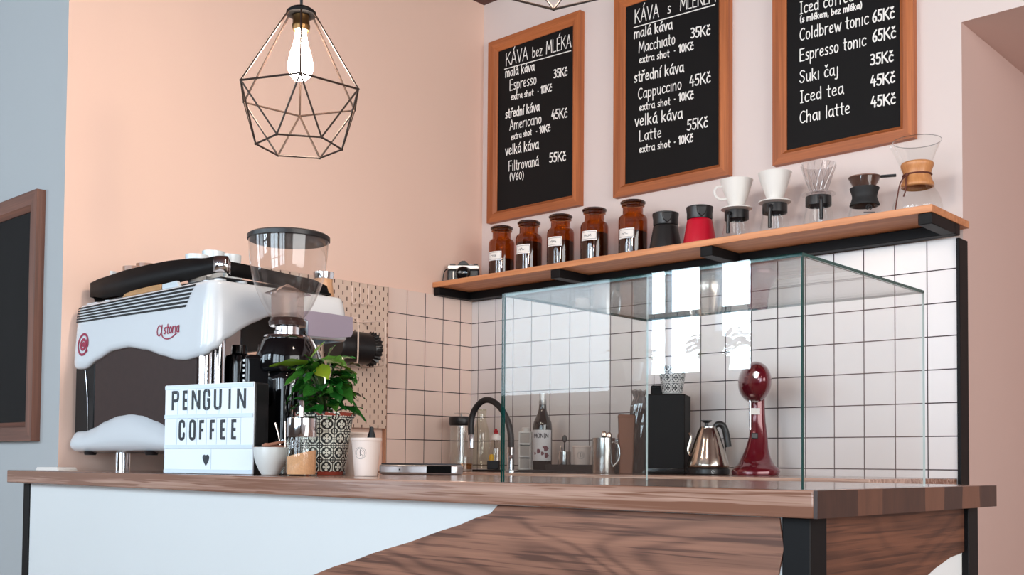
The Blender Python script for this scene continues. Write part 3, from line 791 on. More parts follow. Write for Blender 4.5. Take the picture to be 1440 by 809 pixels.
# ------------------------------------------------------------------ espresso machine
em = thing('espresso_machine', 'white two-group espresso machine with black lower back and curved panels', 'espresso machine', (0, 0, CZ))
E0 = .80
tb = [(.0, 1.405), (.105, 1.402), (.17, 1.424), (.27, 1.447), (.366, 1.450), (.462, 1.436), (.56, 1.413), (.622, 1.399), (.672, 1.395), (.745, 1.402), (.80, 1.412)]
tsd = [(-1.76, 1.405), (-1.729, 1.421), (-1.681, 1.45), (-1.637, 1.481), (-1.6, 1.501), (-1.56, 1.520), (-1.526, 1.532), (-1.47, 1.536), (-1.4405, 1.533), (-1.4400, 1.474), (-1.29, 1.477), (-1.27, 1.477)]
base_t = [(0, 1.219), (.113, 1.221), (.17, 1.232), (.22, 1.247), (.30, 1.262), (.374, 1.266), (.44, 1.260), (.52, 1.242), (.577, 1.225), (.65, 1.212), (.80, 1.206)]
def loop(x0, x1, y0, y1, r, zb, zt, step=.02):
    """rounded-rectangle path (counter-clockwise from the back left corner), zb / zt: functions of (x, y, side)"""
    P = []
    def line(ax, ay, bx_, by, nx, ny, side):
        n = max(2, int(math.hypot(bx_ - ax, by - ay) / step))
        for k in range(n + 1):
            x, y = ax + (bx_ - ax) * k / n, ay + (by - ay) * k / n
            P.append((x, y, nx, ny, zb(x, y, side) - CZ, zt(x, y, side) - CZ))
    def arc(cx, cy, a0, a1, side):
        for k in range(1, 6):
            a = a0 + (a1 - a0) * k / 6
            x, y = cx + r * math.cos(a), cy + r * math.sin(a)
            P.append((x, y, -math.cos(a), -math.sin(a), zb(x, y, side) - CZ, zt(x, y, side) - CZ))
    line(x0 + r, y0, x1 - r, y0, 0, 1, 'back'); arc(x1 - r, y0 + r, -PI / 2, 0, 'corner')
    line(x1, y0 + r, x1, y1 - r, -1, 0, 'side'); arc(x1 - r, y1 - r, 0, PI / 2, 'front')
    line(x1 - r, y1, x0 + r, y1, 0, -1, 'front'); arc(x0 + r, y1 - r, PI / 2, PI, 'front')
    line(x0, y1 - r, x0, y0 + r, 1, 0, 'side'); arc(x0 + r, y0 + r, PI, 1.5 * PI, 'corner2')
    return P
def zb_cover(x, y, s):
    if s == 'back': return interp(tb, x)
    if s == 'corner': return interp(tb, x) * .4 + interp(tsd, y) * .6 if y > -1.73 else interp(tb, x)
    if s == 'corner2': return 1.405
    if s == 'side': return interp(tsd, y)
    return 1.477
path = loop(.014, E0, -1.742, -1.278, .045, zb_cover, lambda x, y, s: 1.603)
ts = [(0, .016), (.02, .006), (.06, .001), (.14, 0), (.4, .003), (.65, .006), (.82, .010), (.93, .014), (.985, .019), (1, .027)]
MB().shell(path, ts, cap_top=True).build('top_cover', WHITE_PL, em, smooth=50, solid=.006)
# louvres on the back
Q = [at(x, y, 'y', -1.736) for x, y in ((107, 433), (273, 398), (262, 434), (107, 456))]
mb = MB()
def quad(u, v, yo):
    a = Q[0].lerp(Q[1], u); b = Q[3].lerp(Q[2], u); p = a.lerp(b, v); return (p.x, yo, p.z - CZ)
rec = MB()
def lv(p):
    z = p[2] + CZ; zb_ = interp(tb, p[0])
    for (a, b), (c, d) in zip(ts, ts[1:]):
        t_ = (z - zb_) / (1.603 - zb_)
        if t_ <= c: break
    return (p[0], -1.742 + b + (d - b) * (t_ - a) / (c - a) - .0012, p[2])
for k in range(6):
    v0, v1 = k / 6 + .005, k / 6 + .105
    vs = [lv(quad(a, b, 0)) for a, b in ((0.0, v0), (.25, v0), (.5, v0), (.75, v0), (.99, v0), (.99, v1), (.75, v1), (.5, v1), (.25, v1), (0.0, v1))]
    n = len(vs)
    rec.add(vs, [(q, q + 1, 8 - q, 9 - q) for q in range(4)])
rec.build('louvre_slots', M('vent_dark', (14, 16, 20), .6), em, smooth=0)
# logos
def lerp_tab(tab, x):
    for (a, b), (c, d) in zip(tab, tab[1:]):
        if x <= c: return b + (d - b) * (x - a) / (c - a)
    return tab[-1][1]
MAG = M('logo_magenta', (150, 20, 62), .5)
mb = MB()
A, B = at(218.5, 471, 'y', -1.7455), at(250.5, 463, 'y', -1.7455)
off = Vector((0, 0, CZ))
U = (B - A); U.z = 0; w_ = U.length; U = U / w_; Vz = Vector((0, 0, 1)); O = A - off
hh = w_ / 34
mb.ribbon([((3.3 + 3.2 * math.cos(k * PI / 9)) * hh, (3.0 + 3.9 * math.sin(k * PI / 9)) * hh) for k in range(18)], .0042, O, U, Vz, N0, closed=True)
mb.ribbon(smooth_line([(6.9 * hh, 7.2 * hh), (6.7 * hh, 2 * hh), (7.6 * hh, -1.8 * hh), (14 * hh, -4.6 * hh), (22 * hh, -4.0 * hh), (29 * hh, -.8 * hh)], 2), .0036, O, U, Vz, N0)
write(mb, 'storia', O + U * 10.2 * hh, O + U * 33 * hh, .026, .0042, N0)
def hug(mb):
    for i, v in enumerate(mb.v):
        x, z = v.x, v.z + CZ
        zb_ = interp(tb, x); t_ = (z - zb_) / (1.603 - zb_)
        extra = -1.7455 - v.y
        mb.v[i] = Vector((v.x, -1.742 + lerp_tab(ts, t_) - .0005 - extra, v.z))
hug(mb)
mb.build('brand_lettering', MAG, em, smooth=0, normals=False)
mb = MB()
cpt = at(114.5, 484.5, 'y', -1.7455) - off
mb.ribbon([((.031) * math.cos(k * PI / 14 - .2), .031 * math.sin(k * PI / 14 - .2)) for k in range(27)], .0075, cpt, Vector((1, 0, 0)), Vz, N0)
mb.ribbon([(.015 * math.cos(k * PI / 10), .015 * math.sin(k * PI / 10)) for k in range(20)], .009, cpt, Vector((1, 0, 0)), Vz, N0, closed=True)
mb.ribbon([(.022, .016), (.022, -.014), (.030, -.022)], .007, cpt, Vector((1, 0, 0)), Vz, N0)
mb.ribbon([(0, 0), (.003, 0)], .016, cpt, Vector((1, 0, 0)), Vz, N0)
hug(mb)
mb.build('round_emblem', MAG, em, smooth=0, normals=False)
# dark lower back with steel sides
BROWN = M('dark_back_panel', (52, 35, 32), .45, .0, .2, var=.25, scale=60)
MB().bx(.03, .152, -1.7275, -1.69, .09, .36).build('back_panel', M('dark_back_reflection', (14, 13, 15), .4, 0, .15), em, bevel=.004)  # near-black end is a reflection put into the panel colour
MB().bx(.1525, .715, -1.7275, -1.69, .09, .37).build('back_panel', BROWN, em, bevel=.004)
MB().tube(smooth_line([(.095, -1.7285, .30), (.112, -1.7295, .24), (.118, -1.7295, .18), (.12, -1.7295, .118)], 2), .0014, 6).build('seam_strip', CHROME, em)
MB().bx(.04, .655, -1.6895, -1.545, .085, .42).build('boiler_box', M('mirror_steel', (215, 214, 214), .07, 1.0), em, bevel=.012)
base = loop(.014, E0 - .012, -1.748, -1.28, .04, lambda x, y, s: 1.154, lambda x, y, s: interp(base_t, x) if s in ('back',) else (1.219 if s == 'corner2' else 1.206))
MB().shell(base, [(0, .030), (.08, .014), (.2, .004), (.35, 0), (.6, .003), (.85, .012), (.95, .018), (1, .026)]).build('base_cover', WHITE_PL, em, smooth=50, solid=.006)
MB().bx(.03, E0 - .03, -1.72, -1.29, .058, .10).build('base_tray', BLK_PL, em, bevel=.004)
MB().bx(.04, E0 - .03, -1.53, -1.30, .1005, .112).build('drip_grate', STEEL, em, bevel=.002)
for x in (.262, .62):
    for y in (-1.69, -1.34):
        MB().lathe([(0, .0005), (.021, .0005), (.021, .055), (0, .055)], (x, y, 0), 24).build('leg', CHROME, em)
for x in (.125, .485):
    MB().cyl((x, -1.722, .047), .016, .010, 16, r2=.020).build('rubber_bumper', BLK_PL, em)
# shade on the lower side of the brew head, put in as a lavender plate
pl = [at(x, y, 'x', E0) for x, y in ((416, 438), (440, 438), (465, 441.5), (495, 446.5), (495.5, 468), (493, 474), (470, 475.5), (433, 472.5), (433, 452), (423, 446))]
MB().prism([(p.y, p.z - CZ) for p in pl], 'x', E0 - .001, E0 + .0025).build('side_shade', M('shade_lavender', (150, 140, 156), .4), em, smooth=0)
for y in (-1.716, -1.676):
    MB().lathe([(0, .106), (.017, .106), (.017, .44), (0, .44)], (.738, y, 0), 24).build('added_stripe_column', CHROME, em)  # columns added so their reflections stripe the steel side
# groups, levers, steam wand
for x in (.24, .56):
    g = MB().lathe([(0, .285), (.034, .285), (.034, .335), (.03, .345), (.03, .374), (0, .374)], (x, -1.40, 0), 28).build('group_head', CHROME, em)
    MB().lathe([(0, .245), (.030, .245), (.035, .255), (.035, .284), (0, .2845)], (x, -1.40, 0), 28).build('portafilter', STEEL, g)
    MB().tube([(x, -1.37, .268), (x, -1.27, .262), (x, -1.20, .255)], [.010, .013, .012], 10).build('portafilter_handle', BLK_PL, g)
MB().lathe([(0, .19), (.040, .19), (.042, .22), (.042, .29), (.038, .315), (.022, .322), (.02, .345), (0, .345)], (.712, -1.597, 0), 28).build('steam_valve', BLK_GL, em)
MB().tube(smooth_line([(.735, -1.40, .40), (.74, -1.36, .36), (.745, -1.33, .25), (.75, -1.31, .15)], 2), .006, 8).build('steam_wand', CHROME, em)
# cup rail on top
rb = [(p.x, p.z) for p in (at(x, y, 'y', -1.700) for x, y in ((127, 417), (143, 419), (173, 414.5), (233, 401), (265, 393), (290, 385.5)))]
rt = [(p.x, p.z) for p in (at(x, y, 'y', -1.700) for x, y in ((127, 398), (140, 392), (178, 379.5), (205, 373), (233, 367.5), (265, 363.5), (290, 363)))]
RZB = rb[-1][1]; RZT = rt[-1][1]
sb = [(-1.74, 1.618), (-1.653, 1.618), (-1.407, 1.609), (-1.33, 1.609)]
st_ = [(-1.74, 1.656), (-1.653, 1.655), (-1.407, 1.644), (-1.35, 1.630), (-1.33, 1.613)]
def zrb(x, y, s): return interp(rb, x) if s == 'back' else RZB if s == 'corner' else rb[0][1] if s == 'corner2' else interp(sb, y) if s == 'side' else 1.609
def zrt(x, y, s): return interp(rt, x) if s == 'back' else RZT if s == 'corner' else rt[0][1] if s == 'corner2' else interp(st_, y) if s == 'side' else 1.613
rp = loop(.03, .776, -1.700, -1.325, .03, zrb, zrt)
MB().shell(rp, [(0, 0), (1, 0)]).build('cup_rail', M('rail_black', (13, 12, 13), .5, 0, .15), em, smooth=40, solid=.008)
MB().bx(.040, .765, -1.690, -1.335, .5105, .514).build('cup_tray', BLK_PL, em)
cr = [p for p in rp if p[0] > .745 and p[1] < -1.668]
MB().shell([(x, y, a, b, z0 + .001, z1 - .001) for x, y, a, b, z0, z1 in cr], [(0, -.0015), (1, -.0015)], closed=False).build('rail_corner_trim', CHROME, em, solid=.001)
MB().bx(.05, .11, -1.708, -1.69, .5035, .5085).build('rail_bracket', WHITE_PL, em, bevel=.001)
for x, y in ((.155, -1.685), (.745, -1.680), (.735, -1.36), (.155, -1.36), (.70, -1.685), (.752, -1.62)):
    MB().cyl((x, y, .5035), .016, .0068, 16).build('rail_foot', WHITE_PL, em)
# things lying on and by the rail
bread = thing('folded_cloth', 'tan folded cloth tucked under the black cup rail of the espresso machine', 'cloth', (.395, -1.7085, 1.6036), 0)
mb = MB()
TAN = M('tan_cloth', (176, 132, 88), .85, var=.25, scale=60, bump=.4)
mb.prism([(-.115, 0), (.105, 0), (.105, .016), (.06, .0175), (.0, .0165), (-.06, .0150), (-.1, .010)], 'y', -.0055, .0055)
mb.build('folds', TAN, bread, bevel=.003)
nk = thing('napkin_pad', 'pale pad beside the tan cloth under the cup rail', 'pad', (.552, -1.7085, 1.6036), 0)
MB().prism([(-.045, 0), (.045, 0), (.030, .0170), (-.045, .0150)], 'y', -.0055, .0055).build('pad', M('pale_pad', (196, 204, 210), .7), nk, bevel=.002)
CUPG = M('cup_grey', (196, 206, 212), .3, coat=.3)
CUPB = M('cup_brown', (150, 110, 88), .3)
def topcup(px, pyt, y, m, label):
    p = at(px, pyt, 'y', y)
    base = 1.6145
    h = p.z - base
    root = thing('coffee_cup', label, 'cup', (p.x, y, base), 0, group='cups stored on top of the espresso machine')
    MB().lathe([(0, .0008), (.018, .0008), (.022, .01), (.029, h * .5), (.0315, h), (.030, h), (.027, h * .5), (.020, .012), (0, .010)], seg=28).build('body', m, root)
    mb = MB().tube(smooth_line([(.028, 0, h * .75), (.042, 0, h * .78), (.046, 0, h * .55), (.038, 0, h * .35), (.026, 0, h * .38)], 2), .004, 8)
    mb.build('handle', m, root)
    root.rotation_euler = (0, 0, random.uniform(1.3, 1.8))
for px, pyt, y, m, lb_ in ((153, 383, -1.60, CUPG, 'grey cup at the wall end of the cup rail'), (170, 380, -1.52, CUPG, 'grey cup second from the wall end of the cup rail'), (188, 376, -1.625, CUPB, 'brown-tinted cup after two grey ones behind the cup rail'),
        (206, 372, -1.54, CUPB, 'brown-tinted cup nearest the middle of the cup rail'), (277, 359.5, -1.645, CUPG, 'grey cup just behind the chrome rail corner'), (300, 354.5, -1.57, CUPG, 'tallest grey cup showing above the chrome rail corner'), (324, 359.5, -1.49, CUPG, 'grey cup half hidden by the grinder hopper')):
    topcup(px, pyt, y, m, lb_)
jp = at(455, 377, 'x', .66)
mj = thing('milk_jug', 'small steel jug with a tan front on the far end of the cup rail', 'jug', (.66, jp.y, 1.6145), -.6)
MB().lathe([(0, .0008), (.030, .0008), (.033, .006), (.027, .045), (.028, .058)], seg=28).build('body', M('tan_glaze', (196, 152, 116), .35), mj, solid=.0015)
MB().lathe([(.0284, .058), (.031, .072), (.0315, .078), (.029, .078), (.0270, .058)], seg=28).build('steel_rim', CHROME, mj)
MB().tube(smooth_line([(-.028, 0, .06), (-.05, 0, .062), (-.055, 0, .04), (-.032, 0, .02)], 2), .004, 8).build('handle', BLK_PL, mj)
# ------------------------------------------------------------------ grinder
GX, GY = .965, -1.622
gr = thing('coffee_grinder', 'gloss black coffee grinder with a big clear bean hopper', 'coffee grinder', (GX, GY, CZ))
HOP = glass('hopper_plastic', (.93, .92, .91), f0=.06, body=(200, 180, 172), bodyfac=.03)
MB().lathe([(.1005, .590), (.0985, .560), (.0945, .520), (.088, .490), (.078, .462), (.064, .430), (.050, .405), (.040, .390), (.036, .378)], seg=48).build('hopper', HOP, gr, smooth=60)
LID = glass('lid_smoke', (.16, .15, .15), f0=.06, body=(20, 19, 20), bodyfac=.55)
MB().lathe([(0, .5895), (.098, .5895), (.1035, .592), (.1035, .602), (.098, .606), (0, .607)], seg=48).build('hopper_lid', BLK_PL, gr)
MB().lathe([(.0385, .384), (.040, .398), (.041, .440), (.0415, .455), (.060, .456), (.0, .482)], seg=6).build('hopper_insert', glass('insert_plastic', (.80, .74, .72), f0=.08, body=(196, 160, 146), bodyfac=.25), gr, smooth=0)
MB().lathe([(0, .372), (.046, .374), (.048, .384), (.040, .394), (0, .395)], seg=30).build('bean_gate', M('smoked_plastic', (58, 40, 36), .2), gr)
MB().lathe([(0, .350), (.030, .350), (.030, .372), (0, .372)], seg=32).build('neck_collar', CHROME, gr)
MB().bx(-.008, .012, -.036, -.028, .346, .362).build('collar_clamp', CHROME, gr, bevel=.003)
MB().lathe([(0, .3405), (.058, .3405), (.0605, .344), (.058, .3485), (.03, .350), (0, .350)], seg=40).build('grind_flange', CHROME, gr)
MB().lathe([(0, .255), (.070, .255), (.076, .265), (.076, .300), (.070, .314), (.064, .334), (.058, .340), (0, .340)], seg=40).build('burr_housing', BLK_GL, gr)
mb = MB().bx(-.066, .066, -.060, .060, .030, .26)
mb.build('body', BLK_GL, gr, bevel=.025, seg=4)
hd = Vector((-.62, -.78, 0)).normalized()
ang = math.atan2(hd.y, hd.x)
motor = MB().bx(.03, .100, -.042, .042, .17, .298, M=RZ(ang))
mo = motor.build('motor_housing', BLK_GL, gr, bevel=.012, seg=3)
mb = MB()
for k in range(9): mb.bx(.1005, .1045, -.030, .030, .180 + k * .0125, .1855 + k * .0125, M=RZ(ang))
mb.build('cooling_fins', STEEL, mo)
MB().lathe([(0, .0008), (.082, .0008), (.085, .004), (.085, .022), (.078, .030), (0, .030)], seg=40).build('base_plate', BLK_PL, gr, smooth=40)
a0 = math.radians(-46)
fk = RZ(a0 + PI / 2)
MB().tube([fk @ Vector(p) for p in ((.028, -.062, .245), (.030, -.085, .225), (.028, -.088, .17), (.022, -.068, .14))], .006, 8).build('portafilter_fork', CHROME, gr)
MB().bx(.052, .0605, -.068, -.058, .205, .232, M=fk).build('switch', M('switch_grey', (170, 176, 182), .3), gr, bevel=.002)
CAB = M('braided_cable', (74, 70, 72), .8, var=.4, scale=200)
MB().tube(smooth_line([fk @ Vector(p) for p in ((.045, -.060, .20), (.052, -.085, .16), (.050, -.088, .08), (.060, -.09, .02), (.085, -.085, .006))], 3), .0075, 10).build('cable', CAB, gr)

# ------------------------------------------------------------------ light box with letters
P0, P1 = at(230.5, 664.5, 'y', -1.828), at(355.5, 668, 'y', -1.770)
LW, LH = (P1 - P0).length, .2215
lb = thing('letter_light_box', 'white letter light box reading PENGUIN COFFEE with a heart', 'light box', (P0.x, P0.y, CZ), math.atan2(P1.y - P0.y, P1.x - P0.x))
LBX = M('lightbox_white', (224, 232, 238), .35)
MB().bx(0, LW, .004, .050, .0005, LH - .001).build('case', BLK_PL, lb, bevel=.004)
mb = MB().bx(.0, LW, -.001, .0038, .0008, LH, )
fp = mb.build('front_panel', LBX, lb, bevel=.002)
RAIL = M('lightbox_rail', (200, 214, 226), .3)
for z in (.062, .137):
    MB().bx(.001, LW - .001, -.0030, -.0011, z, z + .010).build('letter_rail', RAIL, fp, bevel=.0006)
for z in (.002, LH - .012):
    MB().bx(.001, LW - .001, -.0026, -.0011, z, z + .010).build('letter_rail', RAIL, fp, bevel=.0006)
SEAM = M('card_seam', (168, 186, 200), .4)
mb = MB()
sx = LW / 124.5
for row, (z0, z1) in enumerate(((.1475, LH - .0125), (.0725, .1365), (.0125, .0615))):
    for k in ((250, 264, 277, 292, 309, 324, 340) if row == 0 else (249.5, 264, 278.5, 292, 306, 320, 339) if row == 1 else (299,)):
        u = (k - 231) * sx
        mb.bx(u - .0004, u + .0004, -.0016, -.0011, z0, z1)
mb.build('card_seams', SEAM, fp, smooth=0)
INK = M('letter_black', (18, 22, 32), .5)
BL = {'P': (5, '0,0 0,7|0,6.5 2.7,6.5|~2.6,6.5 3.9,6.4 4,5.1 3.9,3.7 2.6,3.4|2.7,3.4 0,3.4'), 'E': (4, '0,0 0,7|0,6.5 3.6,6.5|0,3.5 3.1,3.5|0,0.5 3.6,0.5'), 'N': (5, '0,0 0,7|0.2,6.6 3.8,0.4|4,0 4,7'),
      'G': (5, '~3.9,5 3.8,6.5 2,6.8 0.3,6.5 0.1,5 0.1,2 0.3,0.5 2,0.2 3.8,0.5 3.9,2 3.9,3.2|2.2,3.4 4.2,3.4'), 'U': (5, '0,7 0,2|~0,2.2 0.1,0.5 2,0.2 3.9,0.5 4,2.2|4,2 4,7'), 'I': (2, '0.6,0 0.6,7'),
      'C': (5, '~3.9,4.8 3.8,6.5 2,6.8 0.3,6.5 0.1,5 0.1,2 0.3,0.5 2,0.2 3.8,0.5 3.9,2.2'), 'O': (5, '~o0.1,2 0.1,5 0.3,6.5 2,6.8 3.7,6.5 3.9,5 3.9,2 3.7,0.5 2,0.2 0.3,0.5'), 'F': (4, '0,0 0,7|0,6.5 3.6,6.5|0,3.4 3.1,3.4')}
LN = Vector((0, -1, 0))
def letter(ch, px0, px1, z, h):
    u0, u1 = (px0 - 231) * sx, (px1 - 231) * sx
    mb = MB(); st = .0080
    k = h / 7
    w = {'I': 1.2, 'E': 3.6, 'F': 3.6}.get(ch, 4.0)
    ku = (u1 - u0 - st) / w if ch != 'I' else k
    O = Vector((u0 + st / 2, -.0012, z))
    for q in BL[ch][1].split('|'):
        sm, cl = q.startswith('~'), q.startswith('~o')
        pts = [tuple(map(float, p.split(','))) for p in q.lstrip('~o').split()]
        if sm: pts = smooth_line(pts, 2, cl)
        pts = [(a * ku, b * k) for a, b in pts]
        mb.ribbon(pts, st if ch not in 'N' or abs(pts[0][0] - pts[-1][0]) < 1e-6 else st * .95, O, Vector((1, 0, 0)), Vector((0, 0, 1)), LN, .0001, round_=sm, closed=cl)
    return mb.build('letter', INK, lb, smooth=0, normals=False)
for ch, a, b in zip('PENGUIN', (241, 257, 270, 286, 301.5, 320, 333), (252, 266, 282.5, 297, 312.5, 325, 345.5)): letter(ch, a, b, .1585, .048)
for ch, a, b in zip('COFFEE', (252, 267, 281.5, 296.5, 311, 326), (261.5, 277, 290, 305, 319.5, 334.5)): letter(ch, a, b, .0845, .048)
hz = [(0, -.0155), (.0085, -.004), (.0112, .004), (.0100, .0095), (.006, .0118), (.002, .0105), (0, .0065)]
hz = hz + [(-x, z) for x, z in hz[-2:0:-1]]
uh = (292 - 231) * sx
MB().prism([(uh + x, .036 + z) for x, z in hz], 'y', -.0024, -.0012).build('heart', INK, lb, smooth=0)

# ------------------------------------------------------------------ small things on the counter
def on_counter(px, y):
    p = at(px, 660, 'y', y); return (p.x, y, CZ)
sb_ = thing('sugar_bowl', 'white bowl of brown sugar sachets beside the light box', 'bowl', on_counter(380, -1.768))
bowl_p = smooth_line([(0, .0008), (.019, .0008), (.021, .004), (.027, .014), (.035, .032), (.038, .048), (.0385, .0655)], 1)
MB().lathe(bowl_p + [(.0365, .0655), (.0355, .048), (.031, .03), (.02, .012), (0, .010)], seg=40).build('body', M('bowl_white', (206, 208, 206), .3, coat=.2), sb_, smooth=60)
SACH = M('kraft_sachet', (158, 104, 82), .65, var=.2, scale=60)
for k, (dx, dy, rz, tx, lb_) in enumerate(((-.008, -.012, .5, .10, 'brown sugar sachet lying lowest, nearest the light box'), (.004, .000, .9, -.12, 'brown sugar sachet in the middle of the bowl'), (-.002, .008, .2, .16, 'brown sugar sachet standing highest in the bowl'), (.014, -.004, 1.3, -.2, 'brown sugar sachet leaning at the shaker end of the bowl'))):
    s = thing('sugar_sachet', lb_, 'sugar sachet', tuple(Vector(sb_.location) + Vector((dx, dy, .058 + .004 * k))), rz, group='sugar sachets in the bowl')
    MB().bx(-.024, .024, -.007, .007, 0, .0065, M=RY(tx)).build('packet', SACH, s, bevel=.002)
    MB().bx(.0242, .028, -.007, .007, .002, .0045, M=RY(tx)).build('crimped_end', SACH, s)
# glass with stirrers
sg = thing('tumbler', 'small clear tumbler holding stirrers behind the sugar bowl', 'tumbler', on_counter(401, -1.70))
MB().lathe([(0, .002), (.021, .002), (.0235, .085), (.0225, .085), (.020, .006), (0, .006)], seg=28).build('glass_body', CLEAR, sg, smooth=60)
for k, (dx, dy, ln_, lb_) in enumerate(((-.016, -.004, .108, 'steel stirrer leaning furthest out of the tumbler'), (-.010, .006, .112, 'steel stirrer leaning second in the tumbler'))):
    s = thing('stirrer', lb_, 'stirrer', tuple(Vector(sg.location) + Vector((-.001, .001 * k, .0065))), 0, group='stirrers in the tumbler')
    MB().tube([(0, 0, 0), (dx * 1.2, dy * 1.2, ln_ * .8), (dx * 1.9, dy * 1.9, ln_ * 1.1)], [.0016, .0020, .0035], 8).build('handle', M('copper_steel', (196, 170, 156), .2, 1.0), s)
# sugar shaker
ss = thing('sugar_shaker', 'glass sugar dispenser with chrome spout half full of brown sugar', 'sugar dispenser', on_counter(423.5, -1.752))
MB().lathe([(0, .002), (.031, .002), (.034, .006), (.034, .074), (.031, .084), (.031, .088)], seg=40).build('glass_jar', CLEAR, ss, smooth=60)
mb = MB().lathe([(0, .004), (.0315, .004), (.0325, .01), (.0325, .052), (.0, .052)], seg=36)
sug_v = []
for v in mb.v:
    if v.z > .05: v.z += .008 * (v.x * .735 + v.y * .677) / .0325 - .001
mb.build('brown_sugar', M('brown_sugar', (214, 160, 116), .8, var=.25, scale=260, bump=.5), ss)
MB().lathe([(0, .089), (.0335, .089), (.0340, .0905), (.0340, .131), (.030, .134), (0, .1345)], seg=40).build('chrome_cap', CHROME, ss)
MB().lathe([(0, .1345), (.0062, .1345), (.0062, .170), (.0045, .1725), (0, .173)], (-.004, .002, 0), 20).build('pour_tube', CHROME, ss)

# coffee plant in the patterned pot
pp = thing('potted_plant', 'glossy green coffee plant in a white pot patterned with dark floral tiles', 'potted plant', (1.152, -1.643, CZ))
t = NT('floral_pot'); vec, xyz = t.coord()
def floral(t, xyz, n, ch, z0, cream, ink, thick=1.0):
    th = t.math('ARCTAN2', xyz[1], xyz[0])
    u = t.math('FRACT', t.math('MULTIPLY', t.math('ADD', th, PI), n / (2 * PI)))
    v = t.math('FRACT', t.math('DIVIDE', t.math('SUBTRACT', xyz[2], z0), ch))
    a = t.math('ABSOLUTE', t.math('SUBTRACT', u, .5)); b = t.math('ABSOLUTE', t.math('SUBTRACT', v, .5))
    rad = t.math('SQRT', t.math('ADD', t.math('MULTIPLY', a, a), t.math('MULTIPLY', b, b)))
    ca = t.math('SUBTRACT', .5, a); cb_ = t.math('SUBTRACT', .5, b)
    crad = t.math('SQRT', t.math('ADD', t.math('MULTIPLY', ca, ca), t.math('MULTIPLY', cb_, cb_)))
    def band(x, c, w): return t.math('LESS_THAN', t.math('ABSOLUTE', t.math('SUBTRACT', x, c)), w * thick)
    diag = t.math('MULTIPLY', band(t.math('SUBTRACT', a, b), 0, .035), t.math('LESS_THAN', rad, .42))
    m = t.math('MAXIMUM', diag, band(rad, .33, .045))
    m = t.math('MAXIMUM', m, band(crad, .20, .040))
    m = t.math('MAXIMUM', m, t.math('GREATER_THAN', t.math('MAXIMUM', a, b), .5 - .03 * thick))
    m = t.math('MAXIMUM', m, t.math('LESS_THAN', t.math('ABSOLUTE', t.math('SUBTRACT', t.math('MULTIPLY', a, b), .03)), .006 * thick))
    m = t.math('MULTIPLY', m, t.math('GREATER_THAN', rad, .07))
    return t.mix(m, cream, ink)
col = floral(t, xyz, 11, .0335, .004, lin((216, 214, 200)), lin((26, 36, 38)), 1.25)
nz = t.noise(vec, 34, 3)
redm = t.math('MULTIPLY', t.math('MAXIMUM', t.math('GREATER_THAN', xyz[2], .141), t.math('LESS_THAN', xyz[2], .010)), t.math('GREATER_THAN', nz, .48))
t.bsdf(t.mix(redm, col, lin((142, 58, 44))), .25, 0, .5, .3)
MB().lathe([(0, .0008), (.049, .0008), (.050, .003), (.0585, .08), (.0655, .134), (.0725, .143), (.0725, .149), (.066, .150), (.062, .135), (0, .13)], seg=56).build('pot', t.mat, pp, smooth=50)
MB().lathe([(0, .1305), (.0605, .1305), (.0, .134)], seg=24).build('soil', M('soil', (40, 28, 22), .9, var=.4, scale=80, bump=.6), pp)
t = NT('leaf_green'); vec, xyz = t.coord()
oi = t.new('Attribute'); oi.attribute_name = 'tone'
nz = t.noise(vec, 30, 3)
c1 = t.mix(nz, lin((8, 38, 16)), lin((44, 116, 40)))
col = t.mix(oi.outputs['Fac'], c1, lin((150, 164, 34)))
p = t.bsdf(col, .16, 0, .6, .2, bump=nz, bstr=.25, bdist=.003)
LEAF = t.mat
def leaf(mb, tones, base, d, L, Wd, droop, roll, tone):
    d = Vector(d).normalized()
    side = d.cross(Vector((0, 0, 1)))
    if side.length < 1e-3: side = Vector((1, 0, 0))
    side.normalize()
    side = Matrix.Rotation(roll, 3, d) @ side
    nrm = side.cross(d)
    n = 8; vs = []; fs = []
    p = Vector(base); cur = d.copy()
    for i in range(n + 1):
        t_ = i / n
        w = Wd * (math.sin(PI * min(1, t_ * 1.02) ** .85)) ** .9 * (1 if i < n else 0)
        wav = .06 * Wd * math.sin(t_ * 15)
        nn = side.cross(cur).normalized()
        vs += [p - side * w / 2 + nn * (.14 * w + wav), p, p + side * w / 2 + nn * (.14 * w - wav)]
        p = p + cur * (L / n)
        cur = (cur + Vector((0, 0, -1)) * droop / n).normalized()
    for i in range(n):
        a = i * 3
        fs += [(a, a + 1, a + 4, a + 3), (a + 1, a + 2, a + 5, a + 4)]
    mb.add(vs, fs); tones += [tone] * len(vs)
def foliage(root, leaves, mat, stems, name='foliage'):
    mb = MB(); tones = []
    for lf in leaves: leaf(mb, tones, *lf)
    o = mb.build(name, mat, root, smooth=80, normals=False)
    at_ = o.data.attributes.new('tone', 'FLOAT', 'POINT')
    at_.data.foreach_set('value', tones)
    mb = MB()
    for s in stems: mb.tube(smooth_line(s, 2), .0022, 6)
    mb.build('stems', M('stem_green', (70, 92, 44), .6), root)
r = random.Random(11)
LV, ST = [], []
rv = Vector((RT.x, RT.y, 0)).normalized(); tv = Vector((-FW.x, -FW.y, 0)).normalized()
def pl_pt(px, pyy, depth):
    """a point at the plant's distance, offset towards the camera by depth"""
    c = Vector((1.152, -1.643, 1.3)) + tv * depth
    dd = (c - CAM).dot(FW)
    d = FW + RT * ((px - 720) / F_PX) - UP * ((pyy - PY) / F_PX)
    return CAM + d * dd - Vector((1.152, -1.643, CZ))
